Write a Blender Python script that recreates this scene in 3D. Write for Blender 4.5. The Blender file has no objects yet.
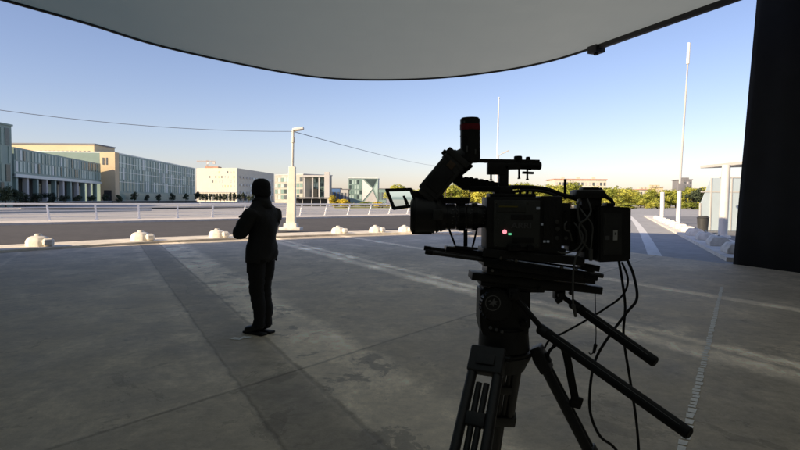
import bpy, bmesh, math, random
from mathutils import Vector, Matrix, noise
random.seed(7)
SC = bpy.context.scene
COL = SC.collection
R = math.radians

# ------------------------------------------------------------------ camera model (800x450 photograph)
FPX, EYE = 560.0, 1.57
PITCH, ROLL = math.atan(25/560), R(0.45)
cam_d = bpy.data.cameras.new('camera'); cam = bpy.data.objects.new('camera', cam_d); COL.objects.link(cam)
cam_d.sensor_width = 36; cam_d.lens = 36*FPX/800; cam_d.clip_start = .05; cam_d.clip_end = 6000
CM = Matrix.Translation((0, 0, EYE)) @ Matrix.Rotation(R(90)-PITCH, 4, 'X') @ Matrix.Rotation(ROLL, 4, 'Z')
cam.matrix_world = CM
SC.camera = cam
CR = CM.to_3x3()

def ray(px, py):
    return CR @ Vector(((px-400)/FPX, -(py-225)/FPX, -1))
def at(px, py, Y):                       # world point seen at a pixel, at distance Y
    d = ray(px, py); t = Y/d.y
    return Vector((0, 0, EYE)) + d*t
def on(px, py, z=0.0):                   # world point seen at a pixel, at height z
    d = ray(px, py); t = (z-EYE)/d.z
    return Vector((0, 0, EYE)) + d*t
def gx(px, Y):                           # ground x for a pixel column at distance Y
    return at(px, 200, Y).x
def hz(px, py, Y):
    return at(px, py, Y).z

# ------------------------------------------------------------------ materials
def mat(name, col, rough=.6, metal=0, spec=.5, noise_amt=.0, nscale=8, emit=None, estr=0, bump=0, bscale=60, coat=0):
    m = bpy.data.materials.new(name); m.use_nodes = True
    nt = m.node_tree; b = nt.nodes['Principled BSDF']
    b.inputs['Base Color'].default_value = (*col, 1); b.inputs['Roughness'].default_value = rough
    b.inputs['Metallic'].default_value = metal; b.inputs['Specular IOR Level'].default_value = spec
    b.inputs['Coat Weight'].default_value = coat
    if emit: b.inputs['Emission Color'].default_value = (*emit, 1); b.inputs['Emission Strength'].default_value = estr
    tc = nt.nodes.new('ShaderNodeTexCoord')
    if noise_amt:
        n = nt.nodes.new('ShaderNodeTexNoise'); n.inputs['Scale'].default_value = nscale; n.inputs['Detail'].default_value = 6
        n.inputs['Roughness'].default_value = .65
        nt.links.new(tc.outputs['Object'], n.inputs['Vector'])
        r = nt.nodes.new('ShaderNodeMapRange'); r.inputs[1].default_value = .3; r.inputs[2].default_value = .7
        r.inputs[3].default_value = 1-noise_amt; r.inputs[4].default_value = 1+noise_amt
        nt.links.new(n.outputs['Fac'], r.inputs[0])
        mx = nt.nodes.new('ShaderNodeVectorMath'); mx.operation = 'SCALE'; mx.inputs[0].default_value = col
        nt.links.new(r.outputs[0], mx.inputs['Scale']); nt.links.new(mx.outputs[0], b.inputs['Base Color'])
        r2 = nt.nodes.new('ShaderNodeMapRange'); r2.inputs[3].default_value = max(0, rough-.12); r2.inputs[4].default_value = min(1, rough+.12)
        nt.links.new(n.outputs['Fac'], r2.inputs[0]); nt.links.new(r2.outputs[0], b.inputs['Roughness'])
    if bump:
        n2 = nt.nodes.new('ShaderNodeTexNoise'); n2.inputs['Scale'].default_value = bscale; n2.inputs['Detail'].default_value = 5
        nt.links.new(tc.outputs['Object'], n2.inputs['Vector'])
        bp = nt.nodes.new('ShaderNodeBump'); bp.inputs['Strength'].default_value = bump; bp.inputs['Distance'].default_value = .01
        nt.links.new(n2.outputs['Fac'], bp.inputs['Height']); nt.links.new(bp.outputs[0], b.inputs['Normal'])
    return m

M = dict(
    black=mat('black_plastic', (.020, .020, .0195), .5, noise_amt=.25, nscale=30, bump=.05, bscale=400),
    charcoal=mat('charcoal_plastic', (.048, .049, .047), .55, noise_amt=.2, nscale=20, bump=.05, bscale=500),
    panel=mat('dark_side_panel', (.06, .064, .058), .6, noise_amt=.15, nscale=15),
    rubber=mat('rubber', (.009, .009, .009), .75),
    anod=mat('anodised_black', (.016, .016, .017), .38, metal=.3, noise_amt=.2, nscale=40),
    steel=mat('bare_metal', (.35, .35, .34), .35, metal=1, noise_amt=.15, nscale=30),
    carbon=mat('carbon_tube', (.034, .034, .034), .42, noise_amt=.2, nscale=60),
    headgrey=mat('cast_grey', (.03, .03, .031), .5, noise_amt=.2, nscale=25),
    red=mat('red_band', (.25, .012, .022), .55, noise_amt=.3, nscale=40),
    mark=mat('printed_mark', (.14, .14, .14), .6),
    emblem=mat('printed_emblem', (.2, .2, .2), .5),
    yellow=mat('yellow_print', (.20, .17, .03), .6),
    label=mat('white_label', (.6, .6, .58), .6),
    tan=mat('tan_sticker', (.12, .08, .05), .7),
    redlamp=mat('red_lamp', (.8, .1, .15), .4, emit=(1, .3, .36), estr=.95),
    greenlamp=mat('green_lamp', (.1, .6, .3), .4, emit=(.15, .7, .35), estr=.7),
    whitelamp=mat('status_lamp', (.3, .33, .36), .4, emit=(.7, .8, .9), estr=.03),
    greycable=mat('grey_cable', (.11, .11, .105), .55),
    jacket=mat('black_jacket', (.013, .013, .014), .8, noise_amt=.4, nscale=10, bump=.7, bscale=18),
    trousers=mat('black_trousers', (.010, .010, .011), .9, noise_amt=.3, nscale=12, bump=.5, bscale=25),
    boots=mat('black_leather', (.010, .010, .010), .5),
    skin=mat('skin', (.32, .19, .14), .55),
    hair=mat('dark_wool', (.010, .010, .011), .95, bump=.6, bscale=120),
    ceil=None, curtain=mat('black_cloth', (.0022, .0022, .0022), .95, noise_amt=.3, nscale=2),
    stage=mat('black_board', (.012, .012, .012), .9),
    truss=mat('black_truss', (.012, .012, .012), .6),
    conc=mat('pale_concrete', (.72, .66, .55), .85, noise_amt=.25, nscale=1.7, bump=.3, bscale=18),
    block=mat('white_concrete', (.74, .71, .65), .8, noise_amt=.22, nscale=4, bump=.3, bscale=25),
    white=mat('white_paint', (.72, .71, .68), .5, noise_amt=.08, nscale=2),
    lampwhite=mat('cream_paint', (.72, .68, .58), .5, noise_amt=.1, nscale=2),
    lens=mat('lamp_lens', (.75, .7, .55), .3),
    rail=mat('white_rail', (.80, .79, .76), .45, noise_amt=.1, nscale=2),
    wire=mat('dark_wire', (.22, .24, .28), .6),
    beige=mat('beige_render', (.62, .50, .32), .85, noise_amt=.08, nscale=.12),
    cream=mat('cream_render', (.60, .57, .47), .85, noise_amt=.08, nscale=.1),
    greyw=mat('pale_stone', (.50, .49, .47), .8, noise_amt=.08, nscale=.15),
    teal0=mat('teal_glass_dark', (.045, .07, .067), .25, noise_amt=.2, nscale=.3),
    teal1=mat('teal_glass', (.19, .285, .25), .3, noise_amt=.15, nscale=.3),
    teal2=mat('pale_teal_glass', (.40, .52, .47), .35, noise_amt=.15, nscale=.3),
    teal3=mat('white_teal_glass', (.60, .66, .64), .4, noise_amt=.1, nscale=.3),
    tealwall=mat('teal_cladding', (.21, .30, .27), .5, noise_amt=.12, nscale=.2),
    olive=mat('olive_stone', (.40, .40, .35), .8, noise_amt=.15, nscale=.3),
    roofgrey=mat('grey_roof', (.2, .2, .21), .8, noise_amt=.15, nscale=.2),
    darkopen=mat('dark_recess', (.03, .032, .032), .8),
    pane=mat('window_pane', (.10, .115, .125), .2),
    brickred=mat('red_brown_cladding', (.45, .26, .18), .85, noise_amt=.2, nscale=.4),
    crane=mat('crane_paint', (.55, .42, .33), .7),
    blue=mat('blue_cladding', (.08, .17, .36), .6),
    frost=None,
    bark=mat('bark', (.07, .05, .035), .9, noise_amt=.3, nscale=10),
    hedge=mat('dark_hedge_stone', (.06, .065, .06), .9, noise_amt=.3, nscale=.8),
)

def leaf_mat(name, c0, c1, trans=.3):
    m = bpy.data.materials.new(name); m.use_nodes = True; nt = m.node_tree
    b = nt.nodes['Principled BSDF']; b.inputs['Roughness'].default_value = .6
    tc = nt.nodes.new('ShaderNodeTexCoord'); n = nt.nodes.new('ShaderNodeTexNoise'); n.inputs['Scale'].default_value = 2.2; n.inputs['Detail'].default_value = 4
    nt.links.new(tc.outputs['Object'], n.inputs['Vector'])
    oi = nt.nodes.new('ShaderNodeObjectInfo')
    ad = nt.nodes.new('ShaderNodeMath'); ad.operation = 'MULTIPLY_ADD'; ad.inputs[1].default_value = .5; ad.inputs[2].default_value = -.25
    nt.links.new(oi.outputs['Random'], ad.inputs[0])
    a2 = nt.nodes.new('ShaderNodeMath'); nt.links.new(n.outputs['Fac'], a2.inputs[0]); nt.links.new(ad.outputs[0], a2.inputs[1])
    cr = nt.nodes.new('ShaderNodeValToRGB'); cr.color_ramp.elements[0].position = .3; cr.color_ramp.elements[1].position = .7
    cr.color_ramp.elements[0].color = (*c0, 1); cr.color_ramp.elements[1].color = (*c1, 1)
    nt.links.new(a2.outputs[0], cr.inputs[0]); nt.links.new(cr.outputs[0], b.inputs['Base Color'])
    tr = nt.nodes.new('ShaderNodeBsdfTranslucent'); nt.links.new(cr.outputs[0], tr.inputs[0])
    mx = nt.nodes.new('ShaderNodeMixShader'); mx.inputs[0].default_value = trans
    out = nt.nodes['Material Output']
    nt.links.new(b.outputs[0], mx.inputs[1]); nt.links.new(tr.outputs[0], mx.inputs[2]); nt.links.new(mx.outputs[0], out.inputs[0])
    return m
M['leaf_yellow'] = leaf_mat('yellow_green_leaves', (.28, .32, .045), (.66, .63, .11))
M['leaf_gold'] = leaf_mat('golden_leaves', (.42, .34, .03), (.72, .58, .06))
M['leaf_dark'] = leaf_mat('dark_green_leaves', (.025, .04, .02), (.06, .08, .035), .15)

# ------------------------------------------------------------------ geometry helpers
class MB:
    def __init__(s): s.bm = bmesh.new()
    def _add(s, tmp, mi=0):
        me = bpy.data.meshes.new('tmp')
        for f in tmp.faces: f.material_index = mi
        tmp.to_mesh(me); tmp.free(); s.bm.from_mesh(me); bpy.data.meshes.remove(me)
    def box(s, c, size, rot=None, bev=0, mi=0, seg=2):
        t = bmesh.new(); bmesh.ops.create_cube(t, size=1)
        bmesh.ops.scale(t, vec=size, verts=t.verts)
        if bev: bmesh.ops.bevel(t, geom=t.edges[:], offset=bev, segments=seg, affect='EDGES', profile=.6)
        mt = Matrix.Translation(c) @ (rot.to_4x4() if rot is not None else Matrix.Identity(4))
        bmesh.ops.transform(t, matrix=mt, verts=t.verts); s._add(t, mi); return s
    def cyl(s, p0, p1, r0, r1=None, seg=20, mi=0, bev=0, cap=True):
        p0, p1 = Vector(p0), Vector(p1); r1 = r0 if r1 is None else r1
        t = bmesh.new(); L = (p1-p0).length
        bmesh.ops.create_cone(t, cap_ends=cap, segments=seg, radius1=r0, radius2=r1, depth=L)
        if bev:
            es = [e for e in t.edges if abs(e.verts[0].co.z-e.verts[1].co.z) < 1e-6]
            bmesh.ops.bevel(t, geom=es, offset=bev, segments=2, affect='EDGES')
        q = Vector((0, 0, 1)).rotation_difference((p1-p0).normalized())
        bmesh.ops.transform(t, matrix=Matrix.Translation((p0+p1)/2) @ q.to_matrix().to_4x4(), verts=t.verts)
        s._add(t, mi); return s
    def sphere(s, c, r, sc=(1, 1, 1), mi=0, u=16, v=10):
        t = bmesh.new(); bmesh.ops.create_uvsphere(t, u_segments=u, v_segments=v, radius=r)
        bmesh.ops.scale(t, vec=sc, verts=t.verts); bmesh.ops.translate(t, vec=c, verts=t.verts); s._add(t, mi); return s
    def tube(s, pts, r, seg=8, mi=0, smooth=6):
        P = catmull([Vector(p) for p in pts], smooth) if smooth > 1 else [Vector(p) for p in pts]
        t = bmesh.new(); rings = []
        up = Vector((0, 1, 0.01))
        for i, p in enumerate(P):
            d = (P[min(i+1, len(P)-1)]-P[max(i-1, 0)]).normalized()
            a = d.cross(up); a = a.normalized() if a.length > 1e-4 else d.orthogonal().normalized(); b = d.cross(a).normalized()
            rings.append([t.verts.new(p+(a*math.cos(k*math.tau/seg)+b*math.sin(k*math.tau/seg))*r) for k in range(seg)])
        for i in range(len(rings)-1):
            for k in range(seg):
                t.faces.new((rings[i][k], rings[i][(k+1) % seg], rings[i+1][(k+1) % seg], rings[i+1][k]))
        t.faces.new(rings[0][::-1]); t.faces.new(rings[-1]); s._add(t, mi); return s
    def prism(s, poly, z0, z1, mi=0):        # horizontal polygon, extruded from z0 to z1
        t = bmesh.new()
        lo = [t.verts.new((p[0], p[1], z0)) for p in poly]; hi = [t.verts.new((p[0], p[1], z1)) for p in poly]
        n = len(poly); t.faces.new(hi); t.faces.new(lo[::-1])
        for i in range(n): t.faces.new((lo[i], lo[(i+1) % n], hi[(i+1) % n], hi[i]))
        bmesh.ops.recalc_face_normals(t, faces=t.faces); s._add(t, mi); return s
    def ext(s, pts, vec, mi=0, bev=0):       # planar polygon of points extruded along vec
        t = bmesh.new(); vec = Vector(vec)
        a = [t.verts.new(Vector(p)) for p in pts]; b = [t.verts.new(Vector(p)+vec) for p in pts]; n = len(a)
        t.faces.new(a); t.faces.new(b[::-1])
        for i in range(n): t.faces.new((a[i], b[i], b[(i+1) % n], a[(i+1) % n]))
        bmesh.ops.recalc_face_normals(t, faces=t.faces)
        if bev: bmesh.ops.bevel(t, geom=t.edges[:], offset=bev, segments=2, affect='EDGES')
        s._add(t, mi); return s
    def quad(s, pts, mi=0):
        t = bmesh.new(); t.faces.new([t.verts.new(Vector(p)) for p in pts]); s._add(t, mi); return s
    def build(s, name, ms, parent=None, ang=35, origin=None):
        me = bpy.data.meshes.new(name)
        if origin is None and parent is None:
            vs = [v.co for v in s.bm.verts]
            origin = Vector(((min(v.x for v in vs)+max(v.x for v in vs))/2, (min(v.y for v in vs)+max(v.y for v in vs))/2, min(v.z for v in vs)))
        off = Vector(origin) if origin is not None else Vector((0, 0, 0))
        if parent is not None: off = Vector(parent_base(parent))
        bmesh.ops.translate(s.bm, vec=-off, verts=s.bm.verts)
        s.bm.to_mesh(me); s.bm.free()
        for p in me.polygons: p.use_smooth = True
        me.set_sharp_from_angle(angle=R(ang))
        for m in (ms if isinstance(ms, (list, tuple)) else [ms]): me.materials.append(m)
        o = bpy.data.objects.new(name, me); COL.objects.link(o)
        if parent is not None: o.parent = parent
        else: o.location = off
        return o
BASE = {}
def parent_base(p):                          # world position of a thing's (or part's) origin while everything is unrotated
    b = Vector((0, 0, 0))
    while p is not None: b += p.location; p = p.parent
    return b
def catmull(P, n):
    out = []
    for i in range(len(P)-1):
        p0, p1, p2, p3 = P[max(i-1, 0)], P[i], P[i+1], P[min(i+2, len(P)-1)]
        for k in range(n):
            t = k/n
            out.append(.5*((2*p1)+(p2-p0)*t+(2*p0-5*p1+4*p2-p3)*t*t+(3*p1-p0-3*p2+p3)*t**3))
    return out+[P[-1]]
def tag(o, label=None, cat=None, group=None, kind=None):
    if label: o['label'] = label
    if cat: o['category'] = cat
    if group: o['group'] = group
    if kind: o['kind'] = kind
    return o
def thing(name, loc, label, cat, group=None):
    o = bpy.data.objects.new(name, None); COL.objects.link(o); o.location = loc; o.empty_display_size = .2
    return tag(o, label, cat, group)
def struct(mb, name, m, **k): return tag(mb.build(name, m, **k), kind='structure')
def copy_tree(o, parent=None):
    c = o.copy(); COL.objects.link(c)
    if parent: c.parent = parent
    for ch in list(o.children): copy_tree(ch, c)
    return c

# ------------------------------------------------------------------ daylight
SUN = Vector((-.80, -.60, math.tan(R(25)))).normalized()
w = bpy.data.worlds.new('World'); SC.world = w; w.use_nodes = True
nt = w.node_tree; bg = nt.nodes['Background']
sky = nt.nodes.new('ShaderNodeTexSky'); sky.sky_type = 'NISHITA'; sky.sun_disc = False
sky.sun_elevation = math.asin(SUN.z); sky.sun_rotation = math.atan2(SUN.x, SUN.y)
sky.air_density = 1.0; sky.dust_density = .8; sky.ozone_density = 2.2; sky.altitude = 50
tint = nt.nodes.new('ShaderNodeMix'); tint.data_type = 'RGBA'; tint.blend_type = 'MULTIPLY'; tint.inputs[0].default_value = 1
tint.inputs[7].default_value = (1.15, .985, 1.06, 1)          # the evening air is a touch pink
nt.links.new(sky.outputs[0], tint.inputs[6]); nt.links.new(tint.outputs[2], bg.inputs[0]); bg.inputs[1].default_value = .108
sl = bpy.data.lights.new('sun', 'SUN'); sl.energy = 4.9; sl.angle = R(.5); sl.color = (1, .80, .54)
so = bpy.data.objects.new('sun', sl); COL.objects.link(so); so.location = (-40, -25, 40)
so.rotation_euler = SUN.to_track_quat('Z', 'Y').to_euler()
SC.view_settings.view_transform = 'Standard'; SC.view_settings.look = 'None'; SC.view_settings.gamma = 1; SC.view_settings.exposure = .55
try: SC.view_settings.use_curve_mapping = False
except Exception: pass
SC.render.engine = 'CYCLES'; SC.cycles.max_bounces = 8; SC.cycles.diffuse_bounces = 5; SC.cycles.use_denoising = True

# ------------------------------------------------------------------ stage floor
EDGE = [on(px, py) for px, py in ((-60, 259), (0, 253), (75, 248), (150, 243.5), (225, 240), (300, 237), (345, 235.5), (400, 234.2), (450, 234.5), (520, 238), (580, 245.5), (633, 252.5), (690, 259.5), (733, 264))]
EDGE = catmull(EDGE, 6)

def floor_material():
    m = bpy.data.materials.new('stage_floor'); m.use_nodes = True; nt = m.node_tree; N = nt.nodes.new; L = nt.links.new
    b = nt.nodes['Principled BSDF']
    geo = N('ShaderNodeNewGeometry'); sep = N('ShaderNodeSeparateXYZ'); L(geo.outputs['Position'], sep.inputs[0])
    def math_(op, a, bb=None, c=None, clamp=False):
        n = N('ShaderNodeMath'); n.operation = op; n.use_clamp = clamp
        for i, v in enumerate((a, bb, c)):
            if v is None: continue
            if isinstance(v, (int, float)): n.inputs[i].default_value = v
            else: L(v, n.inputs[i])
        return n.outputs[0]
    def nz(scale, detail=6, rough=.6, dist=0):
        n = N('ShaderNodeTexNoise'); n.inputs['Scale'].default_value = scale; n.inputs['Detail'].default_value = detail; n.inputs['Roughness'].default_value = rough; n.inputs['Distortion'].default_value = dist
        L(geo.outputs['Position'], n.inputs['Vector']); return n.outputs['Fac']
    big, mid, fine, grit = nz(.35, 5, .6, .6), nz(1.6, 8, .7, .4), nz(9, 8, .75), nz(70, 3, .6)
    wob = math_('MULTIPLY_ADD', nz(3.5, 6, .7), .16, -.08)
    def line(nx, ny):
        return math_('ADD', math_('ADD', math_('MULTIPLY', sep.outputs[0], nx), math_('MULTIPLY', sep.outputs[1], ny)), 0.0)
    def band(u, c, half, soft, wobble=1.0):          # 1 inside, 0 outside, ragged edge
        d = math_('ABSOLUTE', math_('SUBTRACT', math_('MULTIPLY_ADD', wob, wobble, u), c))
        return math_('SUBTRACT', 1.0, math_('DIVIDE', math_('SUBTRACT', d, half-soft), 2*soft, clamp=True), clamp=True)
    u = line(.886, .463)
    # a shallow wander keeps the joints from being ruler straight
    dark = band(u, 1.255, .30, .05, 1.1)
    worn = math_('MULTIPLY', band(u, 1.95, .44, .10, 2.8), math_('GREATER_THAN', mid, .42))
    pale1 = math_('MAXIMUM', band(u, 5.5, .17, .10, 1.4), band(u, 5.9, .10, .08, 1.4)); pale1b = band(u, 6.05, .5, .25, 2.0)
    pale2 = band(u, 9.0, .16, .05, 1.0)
    pale3 = band(u, -2.2, .05, .03, 1.0)
    edge = math_('MAXIMUM', band(u, 1.555, .024, .014, .5), band(u, .96, .014, .012, .6))
    j = line(.80, -.60)                               # slab joint crossing the band
    joint = band(j, -3.80, .018, .012, .25)
    joint2 = band(j, -9.9, .02, .012, .25)
    slab = math_('GREATER_THAN', j, -3.8)
    # pale scuffs and drag marks
    mpp = N('ShaderNodeMapping'); mpp.inputs['Rotation'].default_value = (0, 0, -.55); mpp.inputs['Scale'].default_value = (.95, .62, 1); L(geo.outputs['Position'], mpp.inputs[0])
    sn = N('ShaderNodeTexNoise'); sn.inputs['Scale'].default_value = .85; sn.inputs['Detail'].default_value = 11; sn.inputs['Roughness'].default_value = .80; sn.inputs['Distortion'].default_value = .25; L(mpp.outputs[0], sn.inputs['Vector'])
    scf = math_('MULTIPLY', math_('SUBTRACT', sn.outputs['Fac'], .49), 5.0, clamp=True)
    v = math_('MULTIPLY_ADD', big, .7, .60)
    v = math_('MULTIPLY', v, math_('MULTIPLY_ADD', mid, 1.0, .48))
    v = math_('MULTIPLY', v, math_('MULTIPLY_ADD', fine, .9, .55))
    v = math_('MULTIPLY', v, math_('MULTIPLY_ADD', grit, .3, .85))
    v = math_('MULTIPLY', v, math_('MULTIPLY_ADD', slab, -.12, .98))
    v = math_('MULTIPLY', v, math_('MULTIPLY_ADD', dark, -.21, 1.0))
    v = math_('MULTIPLY', v, math_('MULTIPLY_ADD', math_('MULTIPLY', worn, math_('MULTIPLY_ADD', scf, .6, .55)), .85, 1.0))
    v = math_('MULTIPLY', v, math_('MULTIPLY_ADD', math_('MULTIPLY', pale1, math_('MULTIPLY_ADD', math_('MULTIPLY', fine, scf), 1.3, .62)), 1.35, 1.0))
    v = math_('MULTIPLY', v, math_('MULTIPLY_ADD', math_('MULTIPLY', pale1b, scf), .5, 1.0))
    v = math_('MULTIPLY', v, math_('MULTIPLY_ADD', math_('MULTIPLY', pale2, math_('MULTIPLY_ADD', math_('MULTIPLY', fine, scf), 1.2, .55)), 1.1, 1.0))
    v = math_('MULTIPLY', v, math_('MULTIPLY_ADD', pale3, .2, 1.0))
    for e, k in ((math_('MULTIPLY', edge, math_('MULTIPLY_ADD', mid, 1.6, -.1)), -.45), (math_('MULTIPLY', joint, math_('MULTIPLY_ADD', mid, 1.6, -.1)), -.5), (joint2, -.2)):
        v = math_('MULTIPLY', v, math_('MULTIPLY_ADD', e, k, 1.0))
    # small dark dabs and hairline cracks
    dab = math_('LESS_THAN', nz(5.5, 2, .5, .5), .27)
    v = math_('MULTIPLY', v, math_('MULTIPLY_ADD', dab, -.25, 1.0))
    vo = N('ShaderNodeTexVoronoi'); vo.feature = 'DISTANCE_TO_EDGE'; vo.inputs['Scale'].default_value = .22
    wv = N('ShaderNodeVectorMath'); wv.operation = 'MULTIPLY_ADD'; nc = N('ShaderNodeTexNoise'); nc.inputs['Scale'].default_value = 1.2; nc.inputs['Detail'].default_value = 8
    L(geo.outputs['Position'], nc.inputs['Vector']); L(nc.outputs['Color'], wv.inputs[0]); wv.inputs[1].default_value = (1.3, 1.3, 0); L(geo.outputs['Position'], wv.inputs[2]); L(wv.outputs[0], vo.inputs['Vector'])
    worn2 = math_('MULTIPLY', band(u, .82, .12, .06, 1.6), math_('MULTIPLY_ADD', scf, .6, .4)); v = math_('MULTIPLY', v, math_('MULTIPLY_ADD', worn2, .3, 1.0))
    crk = math_('MULTIPLY', math_('LESS_THAN', vo.outputs['Distance'], .0022), math_('GREATER_THAN', big, .5))
    v = math_('MULTIPLY', v, math_('MULTIPLY_ADD', crk, -.14, 1.0))
    # round darker stains
    st = math_('GREATER_THAN', nz(.8, 7, .75, 1.0), .60)
    v = math_('MULTIPLY', v, math_('MULTIPLY_ADD', st, -.2, 1.0))
    v = math_('MULTIPLY', v, math_('MULTIPLY_ADD', scf, .42, .90))
    sc = N('ShaderNodeVectorMath'); sc.operation = 'SCALE'; sc.inputs[0].default_value = (.68, .585, .44)
    L(v, sc.inputs['Scale']); L(sc.outputs[0], b.inputs['Base Color'])
    rg = math_('MULTIPLY_ADD', mid, .4, .46); L(rg, b.inputs['Roughness'])
    b.inputs['Specular IOR Level'].default_value = .22
    bp = N('ShaderNodeBump'); bp.inputs['Strength'].default_value = .25; bp.inputs['Distance'].default_value = .012
    hgt = math_('ADD', math_('MULTIPLY', fine, .6), math_('MULTIPLY', edge, -.8)); hgt = math_('ADD', hgt, math_('MULTIPLY', grit, .35))
    L(hgt, bp.inputs['Height']); L(bp.outputs[0], b.inputs['Normal'])
    return m

mb = MB()
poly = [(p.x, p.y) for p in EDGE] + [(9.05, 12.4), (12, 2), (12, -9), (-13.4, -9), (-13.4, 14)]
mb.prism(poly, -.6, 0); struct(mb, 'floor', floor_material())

# broken white line painted on the floor, lower right
mb = MB(); A, B = on(722, 287), on(683, 447); dv = (B-A); L_ = dv.length; dv.normalize(); nv = Vector((-dv.y, dv.x, 0))
t = 0
while t < L_+1.5:
    seg = random.uniform(.05, .11); o = random.uniform(-.006, .006); p = A+dv*t+nv*o; q = p+dv*seg; cut = random.uniform(-.008, .008)
    w0, w1 = random.uniform(.022, .031), random.uniform(.022, .031)
    mb.quad([(k.x, k.y, .004) for k in (p-nv*w0-dv*cut*.5, q-nv*w1+dv*cut*.3, q+nv*w1-dv*cut*.3, p+nv*w0+dv*cut*.5)])
    t += seg+random.uniform(.014, .03)
lm = mat('worn_white_paint', (.86, .85, .80), .8, noise_amt=.15, nscale=22)
struct(mb, 'painted_line', lm)
# white tape mark by the person's boot
mb = MB(); c = on(240, 338); 
mb.quad([(c.x-.11, c.y-.05, .004), (c.x+.02, c.y-.10, .004), (c.x+.05, c.y-.02, .004), (c.x-.07, c.y+.03, .004)])
mb.quad([(c.x+.0, c.y+.01, .006), (c.x+.10, c.y-.03, .006), (c.x+.13, c.y+.04, .006), (c.x+.03, c.y+.08, .006)])
tag(mb.build('tape_mark', mat('white_tape', (.8, .8, .75), .8, noise_amt=.5, nscale=25)), 'small scuffed white tape mark on the floor at the toe of the standing man', 'tape mark')

# ------------------------------------------------------------------ stage shell: ceiling, black curtain, added sun-blocking walls and roof
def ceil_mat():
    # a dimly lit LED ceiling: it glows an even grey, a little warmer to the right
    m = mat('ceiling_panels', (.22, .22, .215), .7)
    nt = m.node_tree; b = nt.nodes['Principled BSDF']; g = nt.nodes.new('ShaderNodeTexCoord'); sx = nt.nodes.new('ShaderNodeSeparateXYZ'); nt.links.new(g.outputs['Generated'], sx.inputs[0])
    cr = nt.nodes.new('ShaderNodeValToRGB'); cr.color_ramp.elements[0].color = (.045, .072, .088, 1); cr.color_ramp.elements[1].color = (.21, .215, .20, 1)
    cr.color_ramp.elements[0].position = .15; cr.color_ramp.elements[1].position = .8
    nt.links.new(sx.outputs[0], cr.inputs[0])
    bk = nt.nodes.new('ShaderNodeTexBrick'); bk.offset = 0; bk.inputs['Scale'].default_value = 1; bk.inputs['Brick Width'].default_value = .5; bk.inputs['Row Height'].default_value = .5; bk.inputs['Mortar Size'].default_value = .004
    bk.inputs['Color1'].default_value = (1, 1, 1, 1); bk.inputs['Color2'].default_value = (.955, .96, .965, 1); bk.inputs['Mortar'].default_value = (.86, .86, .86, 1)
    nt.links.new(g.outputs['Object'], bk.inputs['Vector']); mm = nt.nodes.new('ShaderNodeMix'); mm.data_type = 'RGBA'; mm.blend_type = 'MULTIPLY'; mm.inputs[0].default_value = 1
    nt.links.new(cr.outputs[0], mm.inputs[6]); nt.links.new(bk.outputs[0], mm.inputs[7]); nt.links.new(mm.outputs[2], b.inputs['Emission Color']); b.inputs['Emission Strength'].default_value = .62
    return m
CZ = 6.0
ce = [on(px, py, CZ) for px, py in ((-40, -14), (20, 3), (90, 23), (165, 46), (265, 68), (325, 77), (380, 79), (440, 77), (500, 70), (550, 60), (592, 47))]
ce = catmull(ce, 5)
e1 = on(720, 2.5, CZ); e2 = on(800, -28, CZ)
poly = [(p.x, p.y) for p in ce] + [(e1.x, e1.y), (e2.x, e2.y), (7.6, 3), (5, -4), (-6, -4), (-9.5, 4)]
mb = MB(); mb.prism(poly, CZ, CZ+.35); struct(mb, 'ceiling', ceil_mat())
mb = MB(); t = bmesh.new(); cc = Vector((-.7, 10, 0)); L_ = []
for p in ce:
    o = (Vector((p.x, p.y, 0))-cc).normalized()
    L_.append([t.verts.new((p.x+o.x*k, p.y+o.y*k, z)) for k, z in ((.005, CZ-.05), (.07, CZ-.05), (.07, CZ+.36), (.005, CZ+.36))])
for a_, b_ in zip(L_, L_[1:]):
    for k in range(4): t.faces.new((a_[k], b_[k], b_[(k+1) % 4], a_[(k+1) % 4]))
mb._add(t); struct(mb, 'ceiling_rim', M['truss'])
# black truss along the straight edge of the ceiling
a, b2 = ce[-1], e2; dv = (b2-a).normalized(); nv = Vector((dv.y, -dv.x, 0))
if nv.x < 0: nv = -nv
tr = thing('truss', (a.x, a.y, CZ), 'black truss beam with a box end along the straight right edge of the grey ceiling', 'truss')
mb = MB(); rot = Matrix.Rotation(math.atan2(dv.y, dv.x), 3, 'Z'); Lb = (b2-a).length
mid = a+dv*(Lb/2-.0)+nv*.03
mb.box((mid.x, mid.y, CZ+.05), (Lb, .14, .34), rot, .012)
for k in range(int(Lb/.5)):
    p = a+dv*(.25+k*.5)+nv*.11; mb.box((p.x, p.y, CZ+.05), (.08, .05, .28), rot)
mb.build('beam', M['truss'], tr)
mb = MB(); p = a+dv*.12+nv*.05; mb.box((p.x, p.y, CZ-.02), (.36, .34, .36), rot, .02); mb.cyl((p.x, p.y, CZ-.19), (p.x, p.y, CZ-.25), .07)
mb.build('end_box', M['truss'], tr)
# black curtain on the right, hanging slightly out of plumb, soft vertical folds
mb = MB(); bmc = mb.bm
c0, c1 = on(733, 264), on(800, 273); dirc = (c1-c0).normalized(); nrm = Vector((-dirc.y, dirc.x, 0))
if nrm.x > 0: nrm = -nrm
grid = []
NU, NH = 90, 8; LC = 16.0
for i in range(NU+1):
    s_ = i/NU*LC; col = []
    for k in range(NH+1):
        h = k/NH*9.4
        p = c0+dirc*s_+nrm*(.014*math.sin(s_*7.0+.6*math.sin(s_*2.3))*(.4+.6*(1-k/NH)))
        col.append(bmc.verts.new((p.x+.055*h, p.y, h-.002)))
    grid.append(col)
for i in range(NU):
    for k in range(NH): bmc.faces.new((grid[i][k], grid[i+1][k], grid[i+1][k+1], grid[i][k+1]))
o = mb.build('curtain', M['curtain'], ang=80)
o.modifiers.new('thick', 'SOLIDIFY').thickness = .02
tag(o, 'tall plain black curtain hanging along the right side of the stage', 'curtain')
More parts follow.
